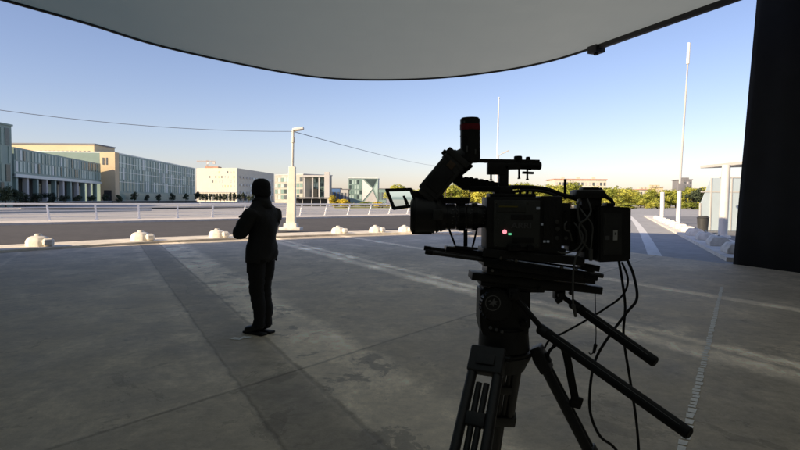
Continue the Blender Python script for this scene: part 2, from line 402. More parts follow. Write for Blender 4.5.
# unseen walls and roof, added to keep the sun off the stage floor
mb = MB(); mb.box((-13.2, 2.85, 4.7), (.3, 24.3, 9.4)); struct(mb, 'shade_wall_left', M['stage'])
mb = MB(); mb.box((0, -9.2, 4.7), (27, .3, 9.4)); struct(mb, 'shade_wall_back', M['stage'])
mb = MB(); mb.box((13.2, 2.6, 4.7), (.3, 23.2, 9.4)); struct(mb, 'wall_right', M['stage'])
mb = MB(); mb.box((0, 2.3, 7.35), (26.0, 22.8, .3)); struct(mb, 'shade_roof', M['stage'])  # added to block the sun; its height sets how far the shadow reaches

# ------------------------------------------------------------------ ground outside
def ground_mat(name, c, c2, s1, s2, rough=.85, stretch=(1, 1, 1)):
    m = bpy.data.materials.new(name); m.use_nodes = True; nt = m.node_tree; N = nt.nodes.new; L = nt.links.new
    b = nt.nodes['Principled BSDF']; b.inputs['Roughness'].default_value = rough
    geo = N('ShaderNodeNewGeometry'); mp = N('ShaderNodeMapping'); mp.inputs['Scale'].default_value = stretch; L(geo.outputs['Position'], mp.inputs[0])
    n = N('ShaderNodeTexNoise'); n.inputs['Scale'].default_value = s1; n.inputs['Detail'].default_value = 8; n.inputs['Roughness'].default_value = .7; L(mp.outputs[0], n.inputs['Vector'])
    n2 = N('ShaderNodeTexNoise'); n2.inputs['Scale'].default_value = s2; n2.inputs['Detail'].default_value = 4; L(mp.outputs[0], n2.inputs['Vector'])
    a = N('ShaderNodeMath'); a.operation = 'MULTIPLY_ADD'; a.inputs[1].default_value = .5; L(n.outputs[0], a.inputs[0])
    h = N('ShaderNodeMath'); h.operation = 'MULTIPLY'; h.inputs[1].default_value = .5; L(n2.outputs[0], h.inputs[0]); L(h.outputs[0], a.inputs[2])
    cr = N('ShaderNodeValToRGB'); cr.color_ramp.elements[0].position = .36; cr.color_ramp.elements[1].position = .64
    cr.color_ramp.elements[0].color = (*c, 1); cr.color_ramp.elements[1].color = (*c2, 1); L(a.outputs[0], cr.inputs[0]); L(cr.outputs[0], b.inputs['Base Color'])
    return m
mb = MB(); mb.quad([(-2500, -200, -.30), (2500, -200, -.30), (2500, 4000, -.30), (-2500, 4000, -.30)])
struct(mb, 'ground', ground_mat('plaza_paving', (.27, .265, .255), (.50, .48, .45), .03, .35, stretch=(.25, 1, 1)), origin=(0, 0, 0))

RA, RB = on(0, 223), on(400, 215)                # railing line
rd = (RB-RA).normalized(); rn = Vector((rd.y, -rd.x, 0))
R0, R1 = RA-rd*14, RB+rd*26
# roadway
mb = MB(); q0, q1 = R0+rn*3.2, R1+rn*3.2
mb.prism([(q0.x, q0.y), (q1.x, q1.y), (24, 112), (70, 150), (120, 60), (60, -5), (-13.5, -5), (-38, 10)], -.5, -.02)
struct(mb, 'road', ground_mat('asphalt', (.30, .30, .30), (.43, .43, .42), .25, 2.2))
mb = MB(); k0, k1 = q0, RA+rd*42+rn*3.2
mb.prism([(k0.x, k0.y), (k1.x, k1.y), (4.5, 24), (-13.5, 8), (-38, 10)], -.3, -.014); struct(mb, 'dark_roadway', ground_mat('dark_asphalt', (.055, .05, .043), (.09, .083, .072), .25, 2.2))
# footway with kerb edge
mb = MB(); p0, p1 = R0+rn*3.2, R1+rn*3.2; s0, s1 = R0-rn*.5, R1-rn*.5
mb.prism([(s0.x, s0.y), (s1.x, s1.y), (p1.x, p1.y), (p0.x, p0.y)], -.6, .11); struct(mb, 'footway', ground_mat('footway_slabs', (.55, .50, .44), (.72, .67, .60), .3, 3))
# stone kerb round the stage edge
mb = MB(); ks = [p for p in EDGE if p.x < 3.2]
inn, outr = [], []
for i, p in enumerate(ks):
    d = (ks[min(i+1, len(ks)-1)]-ks[max(i-1, 0)]).normalized(); n = Vector((-d.y, d.x, 0))
    inn.append((p.x, p.y)); outr.append((p.x+n.x*1.9, p.y+n.y*1.9))
inn2 = [(a_[0]*.985+b_[0]*.015, a_[1]*.985+b_[1]*.015) for a_, b_ in zip(inn, outr)]
for i in range(len(ks)-1):
    mb.prism([inn2[i], inn2[i+1], outr[i+1], outr[i]], -.4, .07)
struct(mb, 'kerb', M['conc'])
def kerb_at(px):
    best = min(range(len(ks)), key=lambda i: abs(px_of(ks[i])-px)); return Vector((inn[best][0]*.62+outr[best][0]*.38, inn[best][1]*.62+outr[best][1]*.38, .07))
def px_of(p):
    l = CR.transposed() @ (Vector(p)-Vector((0, 0, EYE))); return 400+FPX*l.x/-l.z

# squat concrete blocks on the kerb
def block_thing(loc, s, rz, label, group):
    r = thing('kerb_block', loc, label, 'concrete block', group)
    mb = MB(); l0 = Vector(loc)
    # octagonal lump with sloping shoulders and a low cap
    def octa(rx, ry, z, ph=math.pi/8): return [(math.cos(ph+k*math.pi/4)*rx, math.sin(ph+k*math.pi/4)*ry, z) for k in range(8)]
    rings = [octa(.50, .40, -.02), octa(.50, .40, .20), octa(.40, .33, .36), octa(.24, .2, .42)]
    t = bmesh.new(); rv = [[t.verts.new(p) for p in rg] for rg in rings]
    for a_, b_ in zip(rv, rv[1:]):
        for k in range(8): t.faces.new((a_[k], a_[(k+1) % 8], b_[(k+1) % 8], b_[k]))
    t.faces.new(rv[-1]); t.faces.new(rv[0][::-1])
    bmesh.ops.transform(t, matrix=Matrix.Translation(l0) @ Matrix.Rotation(rz, 4, 'Z') @ Matrix.Scale(s, 4), verts=t.verts)
    bmesh.ops.bevel(t, geom=t.edges[:], offset=.02*s, segments=1, affect='EDGES')
    mb._add(t); mb.build('base', M['block'], r, ang=22)
    mb = MB(); c = l0+Matrix.Rotation(rz, 3, 'Z') @ Vector((.0, 0, .45))*s
    mb.cyl(c-Vector((0, 0, .05*s)), c+Vector((0, 0, .06*s)), .17*s, .13*s, 10, bev=.015*s); mb.build('cap', M['block'], r)
    mb = MB(); c = l0+Matrix.Rotation(rz, 3, 'Z') @ Vector((.46, -.10, .17))*s
    mb.box(c, (.42*s, .46*s, .34*s), Matrix.Rotation(rz+.5, 3, 'Z'), .09*s, seg=1); mb.build('side_lump', M['block'], r, ang=22)
    return r
G = 'squat white blocks along the stone kerb'
for px, s, lab in ((50, .74, 'large squat white concrete block on the kerb below the colonnaded building, farthest left'),
                   (149, .70, 'squat white concrete block with a round cap on the kerb below the long glass building'),
                   (227, .66, 'white concrete block on the kerb half hidden behind the folded arms of the standing man'),
                   (344, .64, 'small white concrete block on the kerb just right of the lamp post'),
                   (382, .64, 'small white concrete block on the kerb below the flip-out monitor, left of the lens'),
                   (409, .62, 'white concrete block on the kerb partly hidden by the front of the camera lens')):
    block_thing(kerb_at(px), s, random.uniform(-.2, .2), lab, G)

# ------------------------------------------------------------------ railing
rl = thing('railing', RA, 'long white metal railing with leaning posts and wires beyond the dark road', 'railing')
def rpt(s_, h, lean=0): 
    p = R0+rd*s_; return Vector((p.x+lean*h, p.y+.15*h, .11+h))
LR = (R1-R0).length; ns = int(LR/2.75)
for i in range(ns+1):
    s_ = i*LR/ns; lean = -.32+.62*min(1, max(0, px_of(R0+rd*s_)/400))
    mb = MB(); a_, b_ = rpt(s_, 0, 0), rpt(s_, 1.0, lean)
    mb.cyl(a_, b_, .075, .06, 8); mb.box(a_+Vector((0, 0, .02)), (.2, .2, .04)); mb.build('post', M['rail'], rl)
def lean_at(s_): return -.32+.62*min(1, max(0, px_of(R0+rd*s_)/400))
def rail_line(h, r):
    mb = MB(); mb.tube([rpt(i*LR/ns, h, lean_at(i*LR/ns)) for i in range(ns+1)], r, 8, smooth=1); return mb
rail_line(1.02, .065).build('top_rail', M['rail'], rl)
for h in (.2, .4, .6, .8): rail_line(h, .02).build('wire', M['rail'], rl)

# ------------------------------------------------------------------ lamp post and overhead wire
LP = on(291, 232, .0); LP.z = .1
lp = thing('lamp_post', LP, 'cream street lamp post with a thick square lower column and a short lamp arm', 'lamp post')
def up(h, dx=0, dy=0): return Vector((LP.x+dx+h*.022, LP.y+dy, LP.z+h))
mb = MB(); mb.box(up(.06), (1.0, .9, .14), None, .03); mb.box(up(.22), (.62, .62, .22), None, .05); mb.build('base', M['block'], lp)
mb = MB(); t = bmesh.new()
lo = [t.verts.new(up(.3, x*.21, y*.21)) for x, y in ((-1, -1), (1, -1), (1, 1), (-1, 1))]; hi = [t.verts.new(up(3.02, x*.15, y*.15)) for x, y in ((-1, -1), (1, -1), (1, 1), (-1, 1))]
t.faces.new(hi); t.faces.new(lo[::-1])
for k in range(4): t.faces.new((lo[k], lo[(k+1) % 4], hi[(k+1) % 4], hi[k]))
bmesh.ops.bevel(t, geom=t.edges[:], offset=.02, segments=1, affect='EDGES'); mb._add(t); mb.build('column', M['lampwhite'], lp)
mb = MB(); mb.cyl(up(3.0), up(4.72), .075, .06, 12); mb.cyl(up(4.15), up(4.4), .10, .10, 12); mb.build('pole', M['lampwhite'], lp)
mb = MB(); mb.cyl(up(4.66), up(4.78, .16), .04, .04, 8); mb.build('arm', M['lampwhite'], lp)
hd = up(4.80, .24)
mb = MB(); mb.box(hd, (.54, .26, .13), Matrix.Rotation(-.16, 3, 'Y'), .05, seg=3); mh = mb.build('lamp_head', M['white'], lp)
mb = MB(); mb.box(hd+Vector((.01, 0, -.075)), (.36, .18, .03), Matrix.Rotation(-.16, 3, 'Y'), .01); mb.build('lens', M['lens'], mh)
# overhead wire runs from beyond the left edge to the lamp post and on to a far pole
UPX, UPY = 446, 148.0
wtop = at(UPX, 166, UPY)
mb = MB()
a_ = at(-120, 92, 19); b_ = up(4.68)
def sag(a, b, s_, n=14): return [a.lerp(b, i/n)-Vector((0, 0, 4*s_*(i/n)*(1-i/n))) for i in range(n+1)]
mb.tube(sag(a_, b_, .35), .011, 6, smooth=1)
mb.build('overhead_wire', M['wire']); o = COL.objects[-1]; tag(o, 'thin dark overhead wire running from the upper left down to the lamp post', 'wire')
mb = MB(); mb.tube(sag(b_, wtop, .5), .018, 6, smooth=1); tag(mb.build('overhead_wire', M['wire']), 'thin dark overhead wire sagging away to the right of the lamp post towards the viewfinder', 'wire')
g0 = on(UPX, 208, -.3)
mb = MB(); mb.cyl((wtop.x, wtop.y, -.3), (wtop.x, wtop.y, wtop.z+.3), .14, .09, 10)
mb.box((wtop.x, wtop.y, wtop.z), (1.2, .1, .1)); tag(mb.build('utility_pole', M['bark']), 'slim dark pole carrying the overhead wire among the yellow trees behind the viewfinder', 'pole')

# ------------------------------------------------------------------ flagpole behind the camera, and the street lamp beside it
def mast(name, px_base, px_top, py_top, Y, r0, r1, label, cat, m):
    a_ = at(px_base, 205, Y); a_.z = -.02; b_ = at(px_top, py_top, Y)
    r = thing(name, a_, label, cat); return r, a_, b_
r, a_, b_ = mast('flagpole', 495.5, 499, 98, 58, .1, .05, 'thin white flagpole rising against the sky behind the top handle of the movie camera', 'flagpole', M['white'])
mb = MB(); mb.cyl(a_, b_, .11, .06, 10); mb.build('pole', M['white'], r)
mb = MB(); mb.sphere(b_, .1); mb.build('finial', M['white'], r)
mb = MB(); mb.cyl(a_, a_+Vector((0, 0, .3)), .2, .16, 10); mb.build('foot', M['greyw'], r)
a_ = at(497.5, 205, 66); a_.z = -.02; tp = at(498.5, 156, 66); ae = at(506, 151.8, 66)
r = thing('street_lamp', a_, 'distant grey street lamp with a tilted flat head just right of the white flagpole', 'street lamp')
mb = MB(); mb.cyl(a_, tp, .1, .06, 10); mb.tube([tp, tp.lerp(ae, .5)+Vector((0, 0, .08)), ae], .045, 8, smooth=3); mb.build('pole', M['greyw'], r)
mb = MB(); mb.box(ae, (.75, .3, .14), Matrix.Rotation(-.45, 3, 'Y'), .04); mb.build('lamp_head', M['greyw'], r)

# tall mast on the right, short post beside it
a_ = on(678, 224.5); a_.z = .0; b_ = at(689, 43, a_.y); kk = at(679.5, 190, a_.y); wh = at(687.8, 64, a_.y)
r = thing('light_mast', a_, 'very tall thin mast with white tip and thicker white lower section on the right-hand kerb', 'mast')
mb = MB(); mb.cyl(a_, kk, .16, .14, 14); mb.cyl(a_, a_+Vector((0, 0, .15)), .3, .3, 14); mb.build('lower_section', M['white'], r)
mb = MB(); mb.cyl(kk, wh, .085, .05, 10); mb.build('pole', M['greyw'], r)
mb = MB(); mb.cyl(wh, b_, .11, .10, 10); mb.build('tip', M['white'], r)
mb = MB(); p = at(680.5, 187, a_.y); mb.box(p, (.5, .3, .5), None, .03); mb.build('control_box', M['roofgrey'], r)
a_ = on(662, 221); a_.z = 0; b_ = at(662.5, 192, a_.y)
r = thing('white_post', a_, 'plain thick white post standing on the kerb left of the tall mast', 'post')
mb = MB(); mb.cyl(a_, b_, .17, .16, 16, bev=.02); mb.build('shaft', M['white'], r)
mb = MB(); mb.cyl(a_, a_+Vector((0, 0, .12)), .30, .28, 16); mb.build('foot', M['block'], r)

# ------------------------------------------------------------------ right-hand kerb: row of white concrete blocks, road line, pavement, shelter
K0, K1 = on(650, 219.5), on(727, 261); kd = (K1-K0).normalized(); kn = Vector((-kd.y, kd.x, 0))
if kn.x < 0: kn = -kn
mb = MB(); A_ = K0-kd*12; B_ = K1-kd*.1
mb.prism([(A_.x, A_.y), (B_.x, B_.y), (B_.x+kn.x*1.5, B_.y+kn.y*1.5), (A_.x+kn.x*1.5, A_.y+kn.y*1.5)], -.3, .09); struct(mb, 'kerb_right', M['block'])
C_, D_ = A_+kn*1.51, B_+kn*1.51
mb = MB(); mb.prism([(C_.x, C_.y), (D_.x, D_.y), (D_.x+10, D_.y), (C_.x+26, C_.y)], -.4, .03); struct(mb, 'pavement', ground_mat('dark_pavement', (.16, .165, .17), (.24, .24, .245), .4, 3))
LK = (K1-K0).length; NB = 12
for i in range(NB):
    p = K0+kd*(LK*(i+.4)/NB)+kn*.55; yaw = math.atan2(kd.y, kd.x)+random.uniform(-.06, .06)
    q = thing('kerb_stone', (p.x, p.y, .09), 'low white chamfered concrete block in the row along the right-hand kerb', 'concrete block', 'low white blocks in a row along the right-hand kerb')
    rot = Matrix.Rotation(yaw, 3, 'Z'); mb = MB(); s_ = random.uniform(.92, 1.06)
    t = bmesh.new()
    prof = [(-.34, 0), (-.34, .12), (-.22, .30), (.16, .30), (.34, .14), (.34, 0)]
    l_, r_ = [], []
    for x, z in prof:
        l_.append(t.verts.new(Vector((p.x, p.y, .088)) + rot @ Vector((-.62*s_+(.10 if z > .2 else 0), x, z*s_)))); r_.append(t.verts.new(Vector((p.x, p.y, .088)) + rot @ Vector((.62*s_-(.10 if z > .2 else 0), x, z*s_))))
    t.faces.new(l_); t.faces.new(r_[::-1])
    for k in range(6): t.faces.new((l_[k], r_[k], r_[(k+1) % 6], l_[(k+1) % 6]))
    bmesh.ops.recalc_face_normals(t, faces=t.faces); bmesh.ops.bevel(t, geom=t.edges[:], offset=.02, segments=1, affect='EDGES'); mb._add(t)
    mb.build('body', M['block'], q)
    mb = MB(); mb.tube([Vector((p.x, p.y, .37)) + rot @ Vector(v) for v in ((-.16, 0, 0), (-.12, 0, .07), (.12, 0, .07), (.16, 0, 0))], .018, 8, smooth=3); mb.build('lifting_loop', M['steel'], q)
# white line on the road
mb = MB(); pts = [on(px, py) for px, py in ((626, 213), (633, 219), (641, 229), (648, 241), (655, 255), (662, 270))]; pts = catmull(pts, 4)
for i in range(len(pts)-1):
    a_, b_ = pts[i], pts[i+1]; n = Vector(((b_-a_).y, -(b_-a_).x, 0)).normalized()*.19
    mb.quad([(v.x, v.y, -.016) for v in (a_-n, b_-n, b_+n, a_+n)])
struct(mb, 'road_line', mat('road_paint', (.72, .72, .7), .7, noise_amt=.15, nscale=3))

# shelter
P = on(722.5, 238); Y0 = P.y
sh = thing('bus_shelter', (P.x, P.y, .03), 'open shelter with thick white pillar, flat roof and pale glass walls beside the black curtain', 'shelter')
mb = MB(); tp = at(723.5, 165, Y0); mb.cyl((P.x, P.y, .03), (P.x+.06, P.y, tp.z), .19, .17, 20); mb.cyl((P.x, P.y, .03), (P.x, P.y, .12), .34, .30, 20); mb.build('pillar', M['white'], sh)
mb = MB(); zr = tp.z
ra = at(698.5, 167, Y0+2.5); rot = None
mb.ext([(gx(699, Y0+3), Y0+3, zr+.02), (P.x+4.5, Y0+3, zr+.16), (P.x+4.5, Y0-3.2, zr+.16), (gx(699, Y0+3)+.2, Y0-1.0, zr+.02)], (0, 0, .14), bev=.015)
mb.build('roof', M['greyw'], sh)
frost = mat('pale_blue_glass', (.50, .60, .66), .25, noise_amt=.06, nscale=1.0)
gy = Y0+5.5
xa, xb = gx(701, gy), gx(742, gy)
zb, zt = .05, hz(720, 178, gy)
npan = 4
for i in range(npan):
    x0 = xa+(xb-xa)*i/npan; x1 = xa+(xb-xa)*(i+1)/npan-.05
    z1a = zt if i > 0 else hz(701, 203, gy); mb = MB()
    mb.ext([(x0, gy, zb), (x1, gy, zb), (x1, gy, zt), (x0, gy, z1a)], (0, .04, 0)); mb.build('glass_panel', frost, sh)
mb = MB()
for i in range(npan+1):
    x0 = xa+(xb-xa)*i/npan-.025; z1 = zt if i > 0 else hz(701, 203, gy); mb.box((x0, gy+.02, (zb+z1)/2), (.06, .10, z1-zb))
mb.box(((xa+xb)/2+.5, gy+.02, zt+.04), (xb-xa-.9, .09, .08)); mb.box(((xa+xb)/2, gy+.021, hz(720, 192, gy)), (xb-xa, .07, .06)); mb.build('frame', M['greyw'], sh)
b0 = at(703, 219, Y0+2.5)
bn = thing('waste_bin', (b0.x, b0.y, .03), 'small dark litter bin standing under the shelter roof left of the white pillar', 'bin')
mb = MB(); mb.cyl((b0.x, b0.y, .1), (b0.x, b0.y, .82), .22, .27, 14); mb.build('drum', M['charcoal'], bn)
mb = MB(); mb.cyl((b0.x, b0.y, .82), (b0.x, b0.y, .92), .30, .2, 14); mb.build('lid', M['charcoal'], bn)
mb = MB(); mb.cyl((b0.x, b0.y, .03), (b0.x, b0.y, .1), .15, .15, 14); mb.build('foot', M['roofgrey'], bn)

# ------------------------------------------------------------------ buildings
def facade(A, B, toward=(0, 0)):
    A, B = Vector((A[0], A[1], 0)), Vector((B[0], B[1], 0)); u = (B-A); L = u.length; u.normalize()
    n = Vector((u.y, -u.x, 0))
    if n.dot(Vector((toward[0], toward[1], 0))-A) < 0: n = -n
    return A, u, n, L
def vol(root, part, A, B, z0, z1, depth, m, toward=(0, 0)):
    A, u, n, L = facade(A, B, toward); mb = MB(); a, b = A, A+u*L; c, d = b-n*depth, a-n*depth
    mb.prism([(a.x, a.y), (b.x, b.y), (c.x, c.y), (d.x, d.y)], z0, z1); return mb.build(part, m, root, ang=20)
def panels(root, part, A, B, z0, z1, rows, cols, fx, fz, mats, proud=.08, toward=(0, 0), skip=0, jitter=0, frame=None):
    A, u, n, L = facade(A, B, toward); cw, ch = L/cols, (z1-z0)/rows; base = parent_base(root); meshes = {}
    rz = math.atan2(u.y, u.x)
    for i in range(cols):
        for k in range(rows):
            if random.random() < skip: continue
            mi = random.randrange(len(mats)); fr = fx*(random.choice((.45, .7, 1)) if jitter else 1); fr = round(fr, 3)
            key = (mi, fr)
            if key not in meshes:
                mb = MB(); mb.box((0, 0, 0), (cw*fr, .16, ch*fz)); o = mb.build(part, mats[mi], None, origin=(0, 0, 0)); meshes[key] = o.data; 
            else:
                o = bpy.data.objects.new(part, meshes[key]); COL.objects.link(o)
            c = A+u*(cw*(i+.5+(random.uniform(-.15, .15) if jitter else 0)))+n*(proud-.05)
            o.parent = root; o.location = Vector((c.x, c.y, z0+ch*(k+.5)))-base; o.rotation_euler = (0, 0, rz)
GZ = -.30
teal = [M['teal0'], M['teal1'], M['teal1'], M['teal2'], M['teal2'], M['teal3']]
# end block at the left edge
b = thing('glass_building', (-82, 98, GZ), 'teal glass block cut off by the left edge of the picture', 'building')
T = (0, 98)
vol(b, 'wall', (-72.9, 88), (-72.9, 105.5), GZ, 14.8, 20, M['tealwall'], T)
panels(b, 'window', (-72.9, 88), (-72.9, 105.5), 1.0, 14.4, 4, 9, .6, .94, teal, toward=T, jitter=1)
vol(b, 'roof_edge', (-72.7, 87.8), (-72.7, 105.7), 14.8, 15.1, 20.4, M['tealwall'], T)
# colonnaded building
A_, B_ = (gx(15, 112), 112), (gx(101, 165), 165); T = (0, 130)
zt = hz(15.5, 147, 112); zl = hz(15.5, 176.5, 112)
b = thing('colonnade_building', (-90, 140, GZ), 'teal glass building over an open dark colonnade, with a beige upper storey set back', 'building')
vol(b, 'upper_wall', A_, B_, zl, zt, 14, M['tealwall'], T)
panels(b, 'window', A_, B_, zl+.9, zt-.25, 2, 30, .6, .9, teal, toward=T, jitter=1)
_, u_, n_, L_ = facade(A_, B_, T)
s0 = Vector((A_[0], A_[1], 0))+n_*.35; s1 = s0+u_*L_
vol(b, 'ledge', (s0.x, s0.y), (s1.x, s1.y), zl-.1, zl+.55, 1.2, M['teal3'], T)
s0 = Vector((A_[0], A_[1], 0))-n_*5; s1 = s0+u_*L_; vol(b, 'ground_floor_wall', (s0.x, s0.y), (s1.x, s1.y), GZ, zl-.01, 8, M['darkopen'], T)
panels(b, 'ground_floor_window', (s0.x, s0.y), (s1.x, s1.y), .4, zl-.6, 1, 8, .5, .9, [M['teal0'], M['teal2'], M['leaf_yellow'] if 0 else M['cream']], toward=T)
for i in range(11):
    c = Vector((A_[0], A_[1], 0))+u_*(L_*(i+.3)/11)-n_*.6; mb = MB(); mb.box((c.x, c.y, (GZ+zl)/2-.06), (.9, .9, zl-GZ-.1), Matrix.Rotation(math.atan2(u_.y, u_.x), 3, 'Z'), .03); mb.build('column', M['greyw'] if i % 2 else M['tealwall'], b)
yb = 181; x0, x1 = gx(8, yb), gx(95, yb); zz = hz(60, 144.5, yb)
vol(b, 'upper_storey', (x0, yb), (x1, yb), zl, zz, 13, M['beige'], (-100, 0))
vol(b, 'roof', (x0-.3, yb-.3), (x1+.3, yb-.3), zz, zz+.4, 13.6, M['roofgrey'], (-100, 0))
panels(b, 'upper_window', (gx(40, yb), yb), (gx(92, yb), yb), zz-4.2, zz-1.6, 1, 12, .5, .7, [M['pane']], toward=(-100, 0))
ye = 167; x0, x1 = gx(100.5, ye), gx(115.5, ye); zz = hz(107, 152, ye)
vol(b, 'end_wall', (x0, ye), (x1, ye), GZ, zz, 2.4, M['beige'], (-86, 0))
mb = MB(); mb.box(((x0+x1)/2, ye-.05, 1.8), ((x1-x0)*.5, .14, 4.0)); mb.build('doorway', M['darkopen'], b)
panels(b, 'end_window', (x0+.5, ye), (x0+2.6, ye), zz-4.0, zz-1.4, 1, 2, .45, .8, [M['pane']], toward=(-86, 0))
# long glass building
A_, B_ = (gx(115, 176), 176), (gx(195, 266), 266); T = (0, 220); zt = hz(116, 153, 176)
b = thing('long_glass_building', (-93, 220, GZ), 'long flat roofed building clad in narrow vertical pale green glass panels behind the railing', 'building')
vol(b, 'wall', A_, B_, GZ, zt, 30, M['tealwall'], T)
panels(b, 'window', A_, B_, 3.6, zt-.4, 3, 32, .55, .97, [M['teal1'], M['teal1'], M['teal2'], M['teal2'], M['teal2'], M['teal3']], toward=T, jitter=1)
s0 = Vector((A_[0], A_[1], 0))+facade(A_, B_, T)[2]*.06; s1 = Vector((B_[0], B_[1], 0))+facade(A_, B_, T)[2]*.06
vol(b, 'ground_floor_glazing', (s0.x, s0.y), (s1.x, s1.y), .2, 3.2, .5, M['teal1'], T)
for zq in (6.6, 9.7, 12.6): vol(b, 'storey_band', (s0.x+.1, s0.y), (s1.x+.1, s1.y), zq, zq+.18, .5, M['teal3'], T)
vol(b, 'parapet', (s0.x, s0.y), (s1.x, s1.y), zt, zt+.35, 30, M['teal3'], T)
# white building
YW = 330
b = thing('white_building', (gx(237, YW), YW, GZ), 'big white block with a sunlit front and a grey side, behind the standing man', 'building')
xw0, xw1 = gx(198, YW+8), gx(237, YW); zt = hz(237, 168, YW); xs, ys = gx(274, 400), 400
A_, B_ = (xw0, YW+6), (xw1, YW); mb = MB()
mb.prism([A_, B_, (xs, ys), (xw0+4, ys+40)], GZ, zt); mb.build('wall', M['cream'], b, ang=20)
panels(b, 'window', (A_[0]+2, A_[1]-.3), (xw1-1, YW+.2), 7.5, 18.5, 4, 12, .35, .5, [M['greyw'], M['greyw'], M['pane'], M['beige']], toward=(-100, 0), skip=.3)
s0 = Vector((A_[0], A_[1]-.35, 0)); s1 = Vector((xw1, YW-.35, 0))
vol(b, 'canopy', (s0.x, s0.y), (s1.x, s1.y), 5.2, 6.0, .6, M['greyw'], (-100, 0))
panels(b, 'ground_floor_window', (xw0+1, A_[1]-.2), (xw1-1, YW), .3, 4.8, 1, 11, .7, .9, [M['pane'], M['darkopen']], toward=(-100, 0))
panels(b, 'side_window', (xw1+.6, YW+3), (xs, ys), 3, zt-3, 3, 12, .5, .25, [M['greyw'], M['teal3']], toward=(0, 330))
panels(b, 'side_doorway', (xw1+.6, YW+3), (xs, ys), .2, 4.0, 1, 10, .6, .8, [M['pane'], M['darkopen']], toward=(0, 330))
mb = MB(); xr0, xr1 = gx(205, YW+20), gx(218, YW+20); zr = hz(210, 167.5, YW+20)
mb.box(((xr0+xr1)/2, YW+24, (zt+zr)/2+.3), (xr1-xr0, 7, zr-zt+.8)); mb.build('rooftop_unit', M['brickred'], b)
# crane
YC = 420
c0 = at(207.5, 200, YC); zj = hz(207, 161.5, YC)
b = thing('tower_crane', (c0.x, YC, GZ), 'small distant tower crane rising over the roof of the white building', 'crane')
def lattice(p, q, w, n, root, part):
    mb = MB(); p, q = Vector(p), Vector(q); d = (q-p).normalized(); s1 = d.orthogonal().normalized(); s2 = d.cross(s1)
    cs = [(s1*i+s2*k)*w/2 for i, k in ((-1, -1), (1, -1), (1, 1), (-1, 1))]
    for c in cs: mb.cyl(p+c, q+c, .07, .07, 6)
    for i in range(n):
        for k in range(4): mb.cyl(p.lerp(q, i/n)+cs[k], p.lerp(q, (i+1)/n)+cs[(k+1) % 4], .05, .05, 5)
    mb.build(part, M['crane'], root)
lattice((c0.x, YC, GZ), (c0.x, YC, zj+1.0), .9, 20, b, 'tower')
lattice((gx(197, YC), YC, zj), (gx(215.5, YC), YC, zj), .7, 10, b, 'jib')
mb = MB(); mb.box((gx(214.5, YC), YC, zj-1.1), (1.8, 1.2, 1.6)); mb.build('counterweight', M['greyw'], b)
mb = MB(); mb.box((c0.x+.9, YC-1.2, zj-1.2), (1.2, 1.2, 1.6)); mb.build('cab', M['white'], b)
# glassy office block left of the portal building
YD = 262
b = thing('office_block', (gx(288, YD), YD, GZ), 'pale beige and glass office block behind the lamp post column', 'building')
A_, B_ = (gx(275, YD+14), YD+14), (gx(303, YD), YD); zt = hz(303, 174.5, YD); T = (0, 0)
vol(b, 'wall', A_, B_, GZ, zt, 18, M['olive'], T)
panels(b, 'window', A_, B_, 1, zt-.8, 4, 9, .8, .7, [M['teal1'], M['teal0'], M['teal2'], M['pane'], M['olive']], toward=T)
vol(b, 'roof', (A_[0], A_[1]-.2), (B_[0]+.2, B_[1]-.2), zt, zt+.4, 18.4, M['greyw'], T)
# portal building
b = thing('portal_building', (gx(316, YD), YD, GZ), 'grey glass building with open portal and tall pale end tower, right of the lamp post', 'building')
xa, xb = gx(303, YD), gx(325, YD); zt = hz(314, 176, YD)
vol(b, 'glass_wall', (xa, YD+5), (xb, YD+5), GZ, zt-.4, 12, M['teal1'], T)
panels(b, 'window', (xa, YD+5), (xb, YD+5), 3, zt-.8, 4, 8, .8, .8, [M['teal0'], M['teal1'], M['teal1'], M['teal2']], toward=T)
mb = MB(); mb.box(((xa+xb)/2, YD+2.5, zt), (xb-xa+.6, 6, .8)); mb.build('roof', M['greyw'], b)
for fx_ in (.02, .4, .7): mb = MB(); mb.box((xa+(xb-xa)*fx_+.3, YD+.4, zt/2-.3), (.6, .6, zt-.4)); mb.build('column', M['greyw'], b)
mb = MB(); mb.box((xa+(xb-xa)*.55, YD+3.6, 4.0), ((xb-xa)*.35, 2.4, 5.0)); mb.build('portal', M['darkopen'], b)
xt0, xt1 = gx(324.5, YD), gx(329.5, YD); z2 = hz(327, 172, YD)
mb = MB(); mb.box(((xt0+xt1)/2, YD+1, (z2+GZ)/2), (xt1-xt0, 3.5, z2-GZ)); mb.build('tower', M['greyw'], b)
# dark flat pavilion in front
YP = 150
b = thing('pavilion', (gx(312, YP), YP, GZ), 'low dark pavilion with a wide flat roof on thin posts, right of the lamp post', 'pavilion')
xa, xb = gx(292, YP), gx(331, YP); mb = MB(); zt = hz(310, 197.3, YP)
mb.box(((xa+xb)/2, YP+2, zt-.15), (xb-xa, 5, .35), None, .04); mb.build('roof', M['roofgrey'], b)
mb = MB(); mb.box(((xa+xb)/2-.4, YP+2.5, (zt+GZ)/2-.2), ((xb-xa)*.8, 2.5, zt-GZ-.35)); mb.build('back_wall', M['darkopen'], b)
for i in range(5): mb = MB(); mb.cyl((xa+.4+(xb-xa-.8)*i/4, YP+.2, GZ), (xa+.4+(xb-xa-.8)*i/4, YP+.2, zt-.3), .08, .08, 8); mb.build('post', M['greyw'], b)
